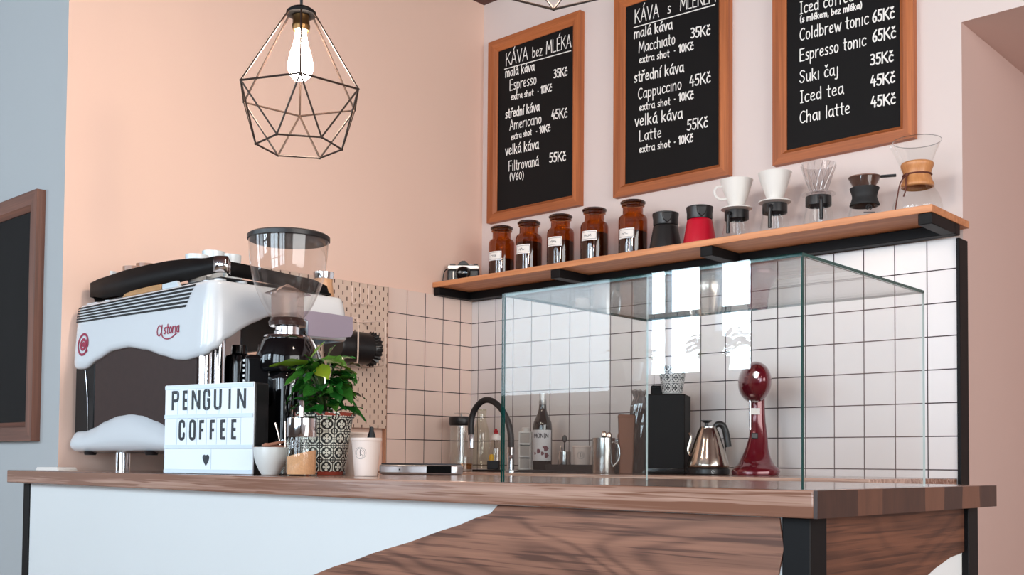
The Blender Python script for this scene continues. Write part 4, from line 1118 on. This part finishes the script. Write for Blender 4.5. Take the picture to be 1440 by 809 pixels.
# (base px, tip px, width m, depth of base, depth of tip, roll, tone)
for bx_, by, tx, ty, w, d0, d1, ro, tn in (
    (440, 512, 381, 517, .030, .02, .05, .5, .3), (434, 510, 456, 482, .018, .0, .02, .9, .35), (432, 520, 400, 545, .028, .03, .06, -.4, .05),
    (428, 532, 404, 568, .034, .03, .07, .5, .02), (450, 520, 428, 500, .036, .04, .03, .2, .1), (452, 505, 486, 516, .046, .03, .07, .4, .12),
    (446, 516, 462, 534, .040, .04, .09, .6, .55), (462, 510, 500, 527, .030, .02, .04, -.2, .45), (455, 545, 489, 540, .036, .03, .05, .3, .0),
    (452, 556, 488, 562, .038, .03, .05, .5, .0), (448, 545, 428, 560, .040, .04, .09, -.3, .03), (446, 562, 422, 578, .034, .03, .07, .2, .0),
    (458, 562, 486, 578, .034, .02, .05, .2, .0), (450, 556, 468, 552, .044, .05, .09, .7, .05), (440, 530, 410, 520, .030, .0, .0, .3, .2),
    (462, 500, 472, 486, .030, .0, .0, .3, .1), (440, 572, 452, 582, .034, .05, .08, .4, .0), (430, 566, 408, 580, .03, .02, .04, .1, .0),
    (444, 520, 430, 540, .034, .06, .09, .2, .02), (468, 545, 478, 566, .034, .05, .07, .5, .0)):
    a, b = pl_pt(bx_, by, d0), pl_pt(tx, ty, d1)
    dv = b - a; L = dv.length * 1.04
    LV.append((a, dv + Vector((0, 0, L * .12)), L, w, .22, ro, tn))
    ST.append([(0, 0, .132), ((a.x) * .4, (a.y) * .4, .15 + (a.z - .15) * .6), tuple(a)])
for k in range(64):
    a = r.uniform(0, 2 * PI); el = r.uniform(-.3, .7); h = r.uniform(.15, .262)
    rad = r.uniform(.005, .045)
    LV.append(((math.cos(a) * rad, math.sin(a) * rad, h), (math.cos(a), math.sin(a), el), r.uniform(.05, .085), r.uniform(.028, .042), r.uniform(.4, 1.2), r.uniform(-.5, .5), r.choice((0, 0, .03, .1))))
for k in range(5):
    a = r.uniform(0, 2 * PI)
    ST.append([(.01 * math.cos(a), .01 * math.sin(a), .131), (.014 * math.cos(a), .014 * math.sin(a), .2), (.02 * math.cos(a), .02 * math.sin(a), .26)])
foliage(pp, LV, LEAF, ST)

# paper cups
def paper_cup(loc, rz, label, h=.0895, logo=True):
    root = thing('paper_cup', label, 'cup', loc, rz)
    k = h / .0895
    MB().lathe([(0, .004), (.0255 * k, .003), (.0262 * k, .001), (.0340 * k, h - .006), (.0330 * k, h - .006), (.0252 * k, .006), (0, .006)], seg=40).build('body', M('cup_card', (232, 214, 204), .55), root)
    MB().lathe([(.0338 * k, h - .0075), (.0358 * k, h - .0070), (.0365 * k, h - .0035), (.0355 * k, h - .0005), (.0335 * k, h - .001), (.0328 * k, h - .006)], seg=40).build('rolled_rim', M('cup_card', (232, 214, 204)), root)
    if logo:
        mb = MB()
        def C(a, v):
            rr = .0262 * k + (.0340 - .0262) * k * v / h + .0004
            return Vector((rr * math.sin(a), -rr * math.cos(a), v)), Vector((math.sin(a), -math.cos(a), 0))
        def line(pts, w):
            for (a, b), (c, d) in zip(pts, pts[1:]):
                p, n1 = C(a, b); q, _ = C(c, d)
                if (q - p).length < 1e-6: continue
                e = (q - p).normalized().cross(n1) * w / 2
                mb.add([p - e, q - e, q + e, p + e], [(0, 1, 2, 3)])
        ci = lambda R_, a0, a1, n=20: [(R_ * math.cos(a0 + (a1 - a0) * i / n) / .030, h * .60 + R_ * math.sin(a0 + (a1 - a0) * i / n)) for i in range(n + 1)]
        line(ci(.0135, 0, 2 * PI), .0006); line(ci(.0105, -1.2, 3.6), .0007)
        line(smooth_line([(-.05, h * .60 - .007), (.03, h * .60 - .005), (-.02, h * .60 + .002), (.02, h * .60 + .008)], 2), .0016)
        line(smooth_line([(.10, h * .60 + .006), (.26, h * .60 + .002), (.20, h * .60 - .006), (.08, h * .60 - .003)], 2), .0008)
        mb.build('printed_emblem', M('print_black', (24, 24, 26), .6), root, smooth=0, normals=False)
    return root
L = on_counter(514.5, -1.618)
paper_cup(L, math.radians(25), 'pale paper cup with a round line emblem beside the patterned plant pot')
L2 = on_counter(499.5, -1.50)
paper_cup((L2[0], L2[1], CZ), 0, 'plain pale paper cup peeping out behind the plant pot', h=.108, logo=False)
L3 = at(522.5, 613, 'y', -1.54)
bc = thing('black_clip', 'small black plastic peg standing up behind the emblem paper cup', 'clip', (L3.x, -1.54, CZ))
MB().lathe([(0, .0008), (.018, .0008), (.018, .004), (.010, .010), (.0085, .07), (.012, .083), (.0095, .098), (.006, .108), (.0045, .118), (0, .1195)], seg=14).build('body', BLK_PL, bc)

# scale
p = at(593, 664, 'y', -1.262)
sc_ = thing('kitchen_scale', 'flat brushed silver scale with a black display beside the tap corner', 'scale', (p.x, -1.262, CZ), math.radians(38))
MB().bx(-.105, .105, -.055, .055, .0008, .027).build('body', M('scale_silver', (196, 190, 190), .32, .75), sc_, bevel=.006, seg=3)
MB().bx(-.100, .100, -.05, .05, .0272, .0305).build('weighing_plate', M('scale_plate', (60, 56, 58), .3, .4), sc_, bevel=.001)
MB().bx(.022, .088, -.0565, -.0552, .0055, .0245).build('display', M('display_black', (10, 10, 11), .8, 0, .1), sc_)
MB().bx(-.052, -.048, -.0562, -.0552, .012, .016).build('button', BLK_PL, sc_)
# plug at the far end of the counter
p = at(82, 650, 'y', -1.80)
pg = thing('folded_napkins', 'small flat stack of white napkins at the far end of the counter', 'napkins', (p.x, -1.805, CZ), .1)
for k in range(3): MB().bx(-.062 + .003 * k, .062 - .004 * k, -.03, .03, .0005 + .0032 * k, .0035 + .0032 * k).build('napkin', PAPERW, pg, bevel=.001)

# ------------------------------------------------------------------ pegboard
pb = thing('pegboard', 'cream slotted pegboard on the wall behind the espresso machine', 'pegboard', (0, 0, 0))
t = NT('pegboard'); vec, xyz = t.coord()
iy = t.math('FLOOR', t.math('DIVIDE', xyz[1], .020))
fu = t.math('ABSOLUTE', t.math('SUBTRACT', t.math('FRACT', t.math('DIVIDE', xyz[1], .020)), .5))
zo = t.math('MULTIPLY', t.math('MODULO', t.math('ADD', iy, 1000), 2), .020)
fz = t.math('FRACT', t.math('DIVIDE', t.math('ADD', xyz[2], zo), .040))
hole = t.math('MULTIPLY', t.math('LESS_THAN', fu, .12), t.math('LESS_THAN', fz, .35))
front = t.math('GREATER_THAN', xyz[0], .0295)
t.bsdf(t.mix(t.math('MULTIPLY', hole, front), lin((222, 196, 178)), lin((84, 54, 42))), .5)
MB().bx(.015, .030, -1.06, -.488, 1.262, 1.816).build('board', t.mat, pb, bevel=.002)
MB().bx(.001, .0148, -1.03, -.52, 1.30, 1.78).build('spacer', M('peg_cream', (222, 196, 178), .5), pb)
MB().bx(.0082, .022, -.486, -.4800, 1.105, 1.818).build('edge_strip', M('edge_wood', (196, 148, 120), .5), pb)
WIRE = M('cream_wire', (236, 210, 194), .4)
for y, z, lb_ in ((-.668, 1.80, 'cream hook nearest the machine on the pegboard top row'), (-.628, 1.805, 'middle cream hook on the pegboard top row'), (-.588, 1.806, 'cream hook nearest the tiles on the pegboard top row'), (-.530, 1.60, 'cream hook low on the pegboard beside the black ribbed canister')):
    h = thing('peg_hook', lb_, 'hook', (.0306, y, z), 0, group='hooks on the pegboard')
    MB().tube(smooth_line([(.003, 0, .0), (.003, 0, -.058), (.006, .0, -.070), (.018, .004, -.072), (.024, .005, -.062)], 2), .0026, 6).build('hook_wire', WIRE, h)
wh = thing('wire_holder', 'cream wire holder on the pegboard carrying a black ribbed canister', 'wire holder', (.0306, -.67, 1.49))
mb = MB()
for y in (-.075, .055):
    mb.tube(smooth_line([(.004, y, .175), (.130, y, .170), (.137, y, .16), (.137, y, .01), (.130, y, .0), (.004, y, .0)], 2), .0030, 6)
mb.tube([(.004, -.075, .175), (.004, .055, .175)], .0026, 6)
mb.tube([(.004, -.075, .0), (.004, .055, .0)], .0026, 6)
mb.build('wire_frame', WIRE, wh)
cn = thing('ribbed_canister', 'black canister with a fluted end lying in the wire holder', 'canister', (.0306 + .070, -.705, 1.556))
mb = MB().lathe([(0, -.10), (.056, -.10), (.060, -.09), (.060, .05), (.056, .055), (0, .055)], seg=36, M=RX(-PI / 2))
mb.build('body', BLK_PL, cn)
mb = MB(); n = 48
vs, fs = [], []
for k in range(n):
    a = 2 * PI * k / n
    rr = .068 if k % 2 else .060
    vs += [(.050 * math.cos(a), .0555, .050 * math.sin(a)), (rr * math.cos(a), .080, rr * math.sin(a)), (.030 * math.cos(a), .098, .030 * math.sin(a))]
for k in range(n):
    j = (k + 1) % n
    fs += [(3 * k, 3 * j, 3 * j + 1, 3 * k + 1), (3 * k + 1, 3 * j + 1, 3 * j + 2, 3 * k + 2)]
fs.append([3 * k + 2 for k in range(n)]); fs.append([3 * k for k in range(n)][::-1])
mb.add(vs, fs).build('fluted_end', M('black_satin', (30, 30, 31), .3), cn, smooth=0)

# ------------------------------------------------------------------ things on the back worktop
def wt(px, y): 
    p = at(px, 655, 'y', y); return (p.x, y, CZ)
jg = thing('cold_brew_jug', 'tall clear jug with a black lid by the tap', 'jug', wt(648, -.17), 0)
MB().lathe([(0, .002), (.042, .002), (.045, .006), (.045, .182), (.043, .182), (.043, .008), (0, .008)], seg=40).build('glass_body', CLEAR, jg, smooth=60)
MB().lathe([(0, .183), (.046, .183), (.049, .188), (.049, .214), (.046, .219), (0, .220)], seg=40).build('lid', BLK_PL, jg)
MB().tube([(0, 0, .220), (0, 0, .232)], .004, 8).build('plunger_rod', STEEL, jg)
MB().lathe([(0, .2325), (.030, .232), (.032, .234), (.0, .236)], seg=24).build('plunger_knob', CLEAR, jg)
MB().lathe([(0, .010), (.012, .010), (.012, .181), (0, .181)], seg=20).build('filter_tube', CHROME, jg)
gt = thing('tumbler', 'short clear tumbler in front of the black-lidded jug', 'tumbler', wt(652, -.30))
MB().lathe([(0, .002), (.033, .002), (.036, .056), (.0345, .056), (.031, .008), (0, .008)], seg=32).build('glass_body', CLEAR, gt, smooth=60)
MB().lathe([(0, .0085), (.0315, .0085), (.0335, .030), (0, .030)], seg=32).build('amber_drink', glass('tea', (.85, .6, .4), f0=.03), gt)
# tap
tp_ = thing('kitchen_tap', 'black gooseneck tap with chrome tip and base arching over the worktop', 'tap', (0, 0, 0))
A = [(718, 662), (718, 640), (719, 622), (717.5, 604), (712, 586), (703, 572), (692, 563.5), (682, 562), (672, 569), (664.5, 582), (662, 598), (662.5, 612)]
yy = [-.335 - .003 * k for k in range(len(A))]
pts = [at(x, y_, 'y', q) for (x, y_), q in zip(A, yy)]
pts[0] = Vector((pts[1].x, pts[1].y, CZ + .0008))
pts = smooth_line([tuple(p) for p in pts], 2)
n = len(pts); k1 = int(n * .17)
MB().tube(pts[k1:], .0115, 12).build('hose', M('tap_black', (26, 26, 28), .5), tp_)
MB().tube(pts[:k1 + 1], .0140, 14).build('base', CHROME, tp_)
a, b = Vector(pts[-1]), Vector(pts[-1]) + (Vector(pts[-1]) - Vector(pts[-3])).normalized() * .052
MB().tube([a, a.lerp(b, .5), b], [.0118, .0125, .0105], 14).build('spout_tip', CHROME, tp_)
MB().lathe([(0, CZ + .0004), (.030, CZ + .0004), (.030, CZ + .006), (.016, CZ + .010), (0, CZ + .010)], (pts[0][0], pts[0][1], 0), 24).build('base_ring', CHROME, tp_)
MB().tube([(pts[2][0], pts[2][1], CZ + .05), (pts[2][0] + .03, pts[2][1] - .03, CZ + .058)], .006, 8).build('lever', CHROME, tp_)
# bottles
cbt = thing('glass_bottle', 'tall empty clear bottle under the tap arch', 'bottle', wt(676.5, -.13))
MB().lathe([(0, .002), (.032, .002), (.0345, .006), (.0345, .125), (.033, .14)] + smooth_line([(.031, .155), (.022, .185), (.018, .205), (.0175, .225)], 1) + [(.0205, .228), (.0205, .240), (.018, .241), (.016, .236)], seg=40).build('glass_body', glass('bottle_glass', (.93, .93, .86), f0=.07), cbt, smooth=60)
bb = thing('syrup_dispenser', 'squat clear bottle with a white cap and red knob behind the glass case', 'bottle', wt(697, -.21))
MB().lathe([(0, .002), (.026, .002), (.028, .008), (.026, .03), (.029, .06), (.028, .08), (.024, .098), (.018, .108), (.017, .114)], seg=32).build('glass_body', glass('bear_glass', (.88, .86, .8), f0=.09), bb, smooth=60)
MB().lathe([(0, .1145), (.0185, .1145), (.0185, .126), (.012, .136), (0, .137)], seg=24).build('cap', M('cap_white', (230, 226, 222), .4), bb)
MB().prism([(.011 * math.cos(PI / 2 + k * PI / 5) * (1 if k % 2 == 0 else .55), .147 + .011 * math.sin(PI / 2 + k * PI / 5) * (1 if k % 2 == 0 else .55)) for k in range(10)], 'y', -.005, .005).build('star_knob', M('star_red', (170, 26, 40), .4), bb, smooth=0)
yb_ = thing('black_carton', 'small black box with a yellow mark beside the squat bottle', 'box', wt(694, -.265), math.radians(30))
MB().bx(-.022, .022, -.016, .016, .0008, .034).build('box', BLK_PL, yb_, bevel=.002)
MB().lathe([(0, .035), (.009, .035), (.009, .052), (.006, .058), (0, .058)], (-.008, 0, 0), 16).build('yellow_cap', M('yellow', (214, 170, 40), .5), yb_)
wr = thing('white_rack', 'slim white plastic caddy with three square windows', 'caddy', wt(739, -.18), math.radians(30))
mb = MB()
mb.bx(-.024, -.019, -.018, .018, .0008, .145).bx(.019, .024, -.018, .018, .0008, .145)
for z in (.0008, .048, .096, .140): mb.bx(-.0189, .0189, -.018, .018, z, z + .006)
mb.bx(-.0189, .0189, .0165, .018, .007, .14)
mb.build('body', M('white_plastic', (236, 232, 228), .4), wr)
for z in (.007, .0545, .1025): MB().bx(-.0188, .0188, -.016, .016, z, z + .036).build('window_insert', M('insert_grey', (186, 178, 172), .5), wr)
MB().lathe([(0, .146), (.016, .146), (.016, .158), (.012, .162), (0, .162)], seg=20).build('cap', M('white_plastic', (236, 232, 228)), wr)
# syrup bottle
sy = thing('syrup_bottle', 'dark syrup bottle with a printed pale label', 'bottle', wt(762.5, -.19), math.radians(35))
DG = M('dark_bottle', (20, 14, 14), .08, 0, .6, coat=.4)
MB().lathe([(0, .001), (.033, .001), (.0365, .006), (.0365, .150), (.0355, .165)] + smooth_line([(.034, .178), (.022, .205), (.0150, .225), (.0138, .245)], 1), seg=40).build('body', DG, sy, smooth=60)
MB().lathe([(.0142, .245), (.0146, .246), (.0146, .262), (0, .2625)], seg=28).build('neck_foil', M('foil', (180, 176, 174), .3, .7), sy)
MB().lathe([(0, .263), (.0138, .263), (.0138, .288), (.012, .290), (0, .290)], seg=28).build('cap', glass('cap_clear', (.9, .9, .9), f0=.1, body=(230, 226, 224), bodyfac=.5), sy)
mb = MB(); n = 14
for i in range(n):
    a0, a1 = -1.15 + 2.3 * i / n, -1.15 + 2.3 * (i + 1) / n
    rr = .0370
    mb.add([(rr * math.sin(a0), -rr * math.cos(a0), .035), (rr * math.sin(a1), -rr * math.cos(a1), .035), (rr * math.sin(a1), -rr * math.cos(a1), .150), (rr * math.sin(a0), -rr * math.cos(a0), .150)], [(0, 1, 2, 3)])
lab = mb.build('label', M('label_grey', (206, 202, 204), .6), sy, smooth=60)
mb = MB()
def cyl_strokes(mb, s, rr, z, h, a0, a1, w):
    tw, st = strokes(s)
    for pts, cl in st:
        if cl: pts = pts + pts[:1]
        for (x0, y0), (x1, y1) in zip(pts, pts[1:]):
            P = []
            for x, y in ((x0, y0), (x1, y1)):
                a = a0 + (a1 - a0) * x / tw
                P.append(Vector((rr * math.sin(a), -rr * math.cos(a), z + y * h / 7)))
            if (P[1] - P[0]).length < 1e-6: continue
            am = a0 + (a1 - a0) * x0 / tw
            e = (P[1] - P[0]).normalized().cross(Vector((math.sin(am), -math.cos(am), 0))) * w / 2
            mb.add([P[0] - e, P[1] - e, P[1] + e, P[0] + e], [(0, 1, 2, 3)])
cyl_strokes(mb, 'MONIN', .0373, .120, .016, -.85, .75, .0028)
mb.build('label_lettering', M('label_ink', (40, 34, 40), .6), lab, smooth=0, normals=False)
mb = MB()
for a, z, q in ((-.3, .07, .010), (.1, .062, .008), (.45, .080, .012), (.5, .055, .011), (-.7, .062, .006), (.2, .085, .005)):
    c = Vector((.0373 * math.sin(a), -.0373 * math.cos(a), z)); nn = Vector((math.sin(a), -math.cos(a), 0)); uu = Vector((math.cos(a), math.sin(a), 0))
    mb.add([c + uu * q * math.cos(k * PI / 3) * (.6 if k % 2 else 1) + Vector((0, 0, q * math.sin(k * PI / 3))) + nn * .0002 for k in range(6)], [list(range(6))])
mb.build('label_picture', M('label_plum', (104, 52, 62), .6), lab, smooth=0, normals=False)
# mats
mt = thing('bar_mat', 'black rubber bar mat along the foot of the tiles under the bottles', 'mat', (0, 0, 0))
a, b = at(664, 664, 'y', -.29), at(850, 664, 'y', -.29)
MB().bx(a.x, b.x, -.29, -.03, CZ + .0004, CZ + .0075).build('mat', M('mat_black', (24, 22, 23), .7), mt, bevel=.001)
MZ = CZ + .0078
for o in (cbt, bb, wr, sy, yb_): o.location.z = MZ
for o in (tp_,): pass
tr = thing('serving_tray', 'shallow black tray under the small cups beside the syrup bottle', 'tray', (0, 0, 0))
a, b = at(772, 660, 'y', -.26), at(851, 660, 'y', -.26)
mb = MB().bx(a.x, b.x, -.27, -.10, MZ, MZ + .003)
for q in ((a.x, b.x, -.274, -.270), (a.x, b.x, -.10, -.096), (a.x - .004, a.x, -.274, -.096), (b.x, b.x + .004, -.274, -.096)): mb.bx(*q, MZ, MZ + .0215)
mb.build('body', BLK_PL, tr, bevel=.0012)
TZ = MZ + .0034
def steel_cup(px, y, z0, r0, h, label, handle=False, name='steel_cup'):
    p = at(px, 655, 'y', y)
    root = thing(name, label, 'steel cup' if not handle else 'jug', (p.x, y, z0))
    MB().lathe([(0, .0008), (r0 * .97, .0008), (r0, .004), (r0, h), (r0 - .0012, h), (r0 - .0015, .004), (0, .004)], seg=36).build('body', STEEL, root, smooth=50)
    if handle:
        a = math.radians(5)
        MB().tube(smooth_line([(r0 * math.cos(a), r0 * math.sin(a), h * .88), ((r0 + .022) * math.cos(a), (r0 + .022) * math.sin(a), h * .84), ((r0 + .026) * math.cos(a), (r0 + .026) * math.sin(a), h * .4), (r0 * math.cos(a), r0 * math.sin(a), h * .2)], 2), .003, 8).build('handle', STEEL, root)
    return root
c1 = steel_cup(793.5, -.185, TZ, .0245, .066, 'small steel cup of spoons beside the syrup bottle')
c2 = steel_cup(849, -.30, CZ, .0395, .122, 'tall steel milk jug at the end of the black tray', True, 'milk_jug')
c3 = steel_cup(868, -.165, CZ, .034, .118, 'darker steel jug half behind the brown paper bag', True, 'milk_jug')
def spoon(root, dx, dy, L, label, dark=False, bowl=True):
    s = thing('spoon', label, 'spoon', (root.location.x, root.location.y, root.location.z + .0048), 0, group='spoons in the steel cups')
    m = BLK_PL if dark else M('copper_steel', (196, 170, 156), .2, 1.0)
    e = Vector((dx, dy, L))
    MB().tube([(0, 0, 0), e * .5, e], [.002, .002, .0026], 8).build('handle', m, s)
    if bowl:
        MB().ball(e + e.normalized() * .010, .0095, .0045, .0140, seg=14, n=8, M=RZ(.8)).build('bowl', m, s)
spoon(c1, .006, -.006, .098, 'black-handled spoon standing tallest in the small steel cup', True)
spoon(c1, -.014, -.006, .082, 'thin steel spoon leaning towards the syrup bottle', False, False)
spoon(c1, -.004, -.010, .078, 'short dark spoon upright in the small steel cup', True, False)
spoon(c2, .004, -.004, .118, 'coppery spoon bowl showing first over the tall steel jug rim')
spoon(c2, .016, .006, .114, 'coppery spoon bowl beside another over the tall steel jug rim')
spoon(c3, .012, -.002, .116, 'coppery spoon in the darker steel jug')
p = at(818, 655, 'y', -.16)
paper_cup((p.x, -.16, TZ), math.radians(32), 'white paper cup with a heart-shaped line emblem on the black tray', h=.088)
# kraft bag, clear bag, black grinder box, pot
kb = thing('kraft_bag', 'tall narrow brown kraft bag between the steel jugs and the clear bag', 'bag', wt(880.5, -.255), math.radians(42))
KR = M('kraft', (108, 66, 46), .75, var=.12, scale=30, bump=.2)
mb = MB().prism([(-.024, 0), (.021, 0), (.0245, .05), (.026, .12), (.029, .202), (-.028, .204), (-.026, .11)], 'y', -.013, .013)
mb.build('body', KR, kb, bevel=.004)
MB().bx(-.029, .030, -.0145, .0145, .192, .199).build('folded_top', KR, kb, bevel=.002)
cbg = thing('clear_bag', 'crumpled clear bag with dark contents beside the tall black box', 'bag', wt(899, -.16), math.radians(34))
mb = MB()
seg = 22
rb_ = random.Random(5)
ring = []
prof = [(.024, .001), (.034, .012), (.036, .06), (.034, .12), (.035, .17), (.030, .215), (.027, .245), (.018, .268), (.025, .292)]
vs, fs = [], []
for i, (r_, z) in enumerate(prof):
    for k in range(seg):
        a = 2 * PI * k / seg; q = r_ * (1 + rb_.uniform(-.2, .2))
        vs.append((q * math.cos(a), q * .62 * math.sin(a), z + rb_.uniform(-.004, .004) * (i > 0)))
for i in range(len(prof) - 1):
    for k in range(seg):
        fs.append((i * seg + k, i * seg + (k + 1) % seg, (i + 1) * seg + (k + 1) % seg, (i + 1) * seg + k))
fs.append(list(range(seg))[::-1])
mb.add(vs, fs).build('film', glass('bag_film', (.82, .80, .79), f0=.08, body=(40, 37, 39), bodyfac=.48), cbg, smooth=0)
MB().lathe([(0, .004), (.026, .004), (.029, .02), (.029, .10), (.026, .17), (.021, .225), (0, .235)], seg=16, M=Matrix.Diagonal((1, .58, 1, 1))).build('contents', COFFEE, cbg)
bx0 = at(936, 655, 'y', -.20)
bk = thing('filter_brewer', 'tall plain black box-shaped brewer carrying the patterned pot', 'brewer', (bx0.x, -.185, CZ), math.radians(26))
MB().bx(-.066, .066, -.075, .075, .0008, .268).build('body', M('brewer_black', (15, 15, 16), .55, 0, .12), bk, bevel=.004)
MB().bx(-.066, .066, -.076, .076, .006, .022).build('base_band', BLK_GL, bk, bevel=.003)
MB().bx(-.066, .030, .028, .074, .2685, .305).build('rear_housing', M('brewer_black', (25, 25, 27)), bk, bevel=.006)
q = at(945.5, 555, 'y', -.215)
fpot = thing('plant_pot', 'small dark pot with a pale lattice pattern on top of the black brewer', 'pot', (q.x, -.215, CZ + .2688))
t = NT('lattice_pot'); vec, xyz = t.coord()
col = floral(t, xyz, 9, .034, .002, lin((40, 42, 48)), lin((206, 206, 204)), 1.25)
t.bsdf(col, .3)
MB().lathe([(0, .0008), (.032, .0008), (.0335, .003), (.046, .082), (.0485, .086), (.0485, .092), (.0455, .093), (.0430, .086), (.031, .01), (0, .01)], seg=48).build('body', t.mat, fpot, smooth=50)
# kettle
kt = thing('electric_kettle', 'steel cone kettle with black handle on a black base beside the red mixer', 'kettle', wt(996, -.19), math.radians(-46))
MB().lathe([(0, .0008), (.066, .0008), (.069, .004), (.069, .018), (.064, .023), (0, .023)], seg=44).build('power_base', BLK_PL, kt)
MB().lathe([(0, .0235), (.066, .0235), (.0695, .027), (.069, .034)] + [(.069 - .034 * t_, .034 + .108 * t_) for t_ in (.25, .5, .75, 1)] + [(.030, .150), (.029, .154), (0, .154)], seg=44).build('body', M('kettle_steel', (196, 184, 172), .16, 1.0), kt, smooth=50)
MB().lathe([(0, .1545), (.028, .1545), (.028, .158), (.020, .161), (.0, .162)], seg=28).build('lid', STEEL, kt)
MB().lathe([(0, .162), (.006, .162), (.006, .170), (.018, .176), (.018, .179), (0, .1795)], (0, -.006, 0), 20).build('lid_knob', BLK_PL, kt)
mb = MB()
hp = smooth_line([(.0, .020, .156), (.0, .030, .168), (.0, .046, .166), (.0, .056, .150), (.0, .062, .120), (.0, .066, .092)], 2)
mb.tube(hp, [.006 + .005 * min(1, i / 6) for i in range(len(hp))], 10)
hk = mb.build('handle', BLK_PL, kt)
mb = MB().tube(smooth_line([(0, -.052, .060), (0, -.064, .066), (0, -.068, .085), (0, -.060, .108), (0, -.056, .126), (0, -.064, .138)], 2), .0048, 8)
mb.build('spout', M('kettle_steel', (196, 184, 172)), kt)
mb = MB()
dA = math.radians(-46) - kt.rotation_euler[2]
c = Vector((math.cos(dA) * .0694, math.sin(dA) * .0694, .011)); uu = Vector((-math.sin(dA), math.cos(dA), 0)); nn = Vector((math.cos(dA), math.sin(dA), 0))
mb.ribbon([(.004 * math.cos(k * PI / 5), .004 * math.sin(k * PI / 5)) for k in range(9)], .0015, c, uu, Vector((0, 0, 1)), nn, .0004)
mb.ribbon([(-.003, -.006), (.003, -.006)], .0014, c, uu, Vector((0, 0, 1)), nn, .0004)
mb.build('base_emblem', M('emblem_pale', (200, 200, 200), .5), kt, smooth=0, normals=False)
# stand mixer
mx = thing('stand_mixer', 'deep red stand mixer seen end-on against the tiles', 'mixer', wt(1062, -.175), math.radians(-46))
# local frame: +x towards the camera
RM = M('mixer_red', (104, 8, 28), .14, .25, .6, coat=.6)
v = []
secs = [(.0, .070, .115, .020), (.012, .074, .118, .022), (.022, .070, .108, .020), (.034, .056, .080, .008), (.055, .046, .058, -.006), (.085, .036, .044, -.016), (.125, .029, .036, -.024), (.175, .024, .032, -.03), (.225, .022, .030, -.032), (.265, .022, .030, -.032)]
mb = MB(); seg = 36; vs, fs = [], []
for z, wy, wx, cx in secs:
    for k in range(seg):
        a = 2 * PI * k / seg
        ca, sa = math.cos(a), math.sin(a)
        e = lambda q: math.copysign(abs(q) ** .8, q)
        vs.append((cx + wx * e(ca) * (.62 if True else 1), wy * e(sa) - .006 + .022 * min(1, z / .12), z + .0008))
for i in range(len(secs) - 1):
    for k in range(seg): fs.append((i * seg + k, i * seg + (k + 1) % seg, (i + 1) * seg + (k + 1) % seg, (i + 1) * seg + k))
fs.append(list(range(seg))[::-1]); fs.append([(len(secs) - 1) * seg + k for k in range(seg)])
mb.add(vs, fs).build('pedestal', RM, mx, smooth=60)
MB().ball((.015, -.006, .297), .115, .046, .066, seg=32, n=18).build('motor_head', RM, mx, smooth=80)
MB().lathe([(0, 0), (.012, 0), (.0125, .005), (.010, .010), (0, .011)], (.110, -.026, .312), 24, M=RY(PI / 2)).build('attachment_hub', CHROME, mx)
MB().tube([(.03, -.024, .252), (.03, -.024, .145)], .0035, 10).build('beater_shaft', CHROME, mx)
MB().lathe([(0, 0), (.014, 0), (.014, .012), (0, .012)], (.03, -.024, .247), 20).build('planetary_hub', STEEL, mx)
MB().bx(-.0112, -.0100, -.012, .018, .196, .216).build('paper_tag', PAPERW, mx)
MB().bx(-.004, .004, -.012, .008, .118, .136).build('switch_plate', BLK_PL, mx, bevel=.002)

# ------------------------------------------------------------------ plants on the window sill behind the camera (seen in the glass)
def sill_plant(x, z0, label, r_, n, L, seed, group=None):
    root = thing('sill_plant', label, 'potted plant', (x, WIN_Y + .075, z0))
    MB().lathe([(0, .0008), (.040, .0008), (.058, .10), (.060, .11), (.055, .11), (.052, .10), (0, .095)], seg=32).build('pot', M('pot_white', (226, 226, 224), .4), root)
    rr_ = random.Random(seed); lv, st = [], []
    for k in range(n):
        a = rr_.uniform(0, 2 * PI); el = rr_.uniform(.1, 1.6)
        b = Vector((.02 * math.cos(a), .02 * math.sin(a), .10)); m_ = b + Vector((math.cos(a) * .05, math.sin(a) * .03, rr_.uniform(.03, .11)))
        dr = (math.cos(a), math.sin(a) * .6, el * .6)
        lv.append((m_, dr, L * rr_.uniform(.7, 1.1), L * .28, 1.5, rr_.uniform(-.4, .4), rr_.choice((.1, .3, .5))))
        st.append([tuple(b), tuple((b + m_) / 2 + Vector((0, 0, .01))), tuple(m_)])
    foliage(root, lv, LEAF, st)
sill_plant(.17, 1.60 - .0015, 'leafy plant in a white pot on the window sill, reflected in the glass case', .06, 34, .17, 3)
sill_plant(-.40, 1.60 - .0015, 'smaller leafy plant in a white pot on the window sill, reflected at the case edge', .05, 20, .12, 8)
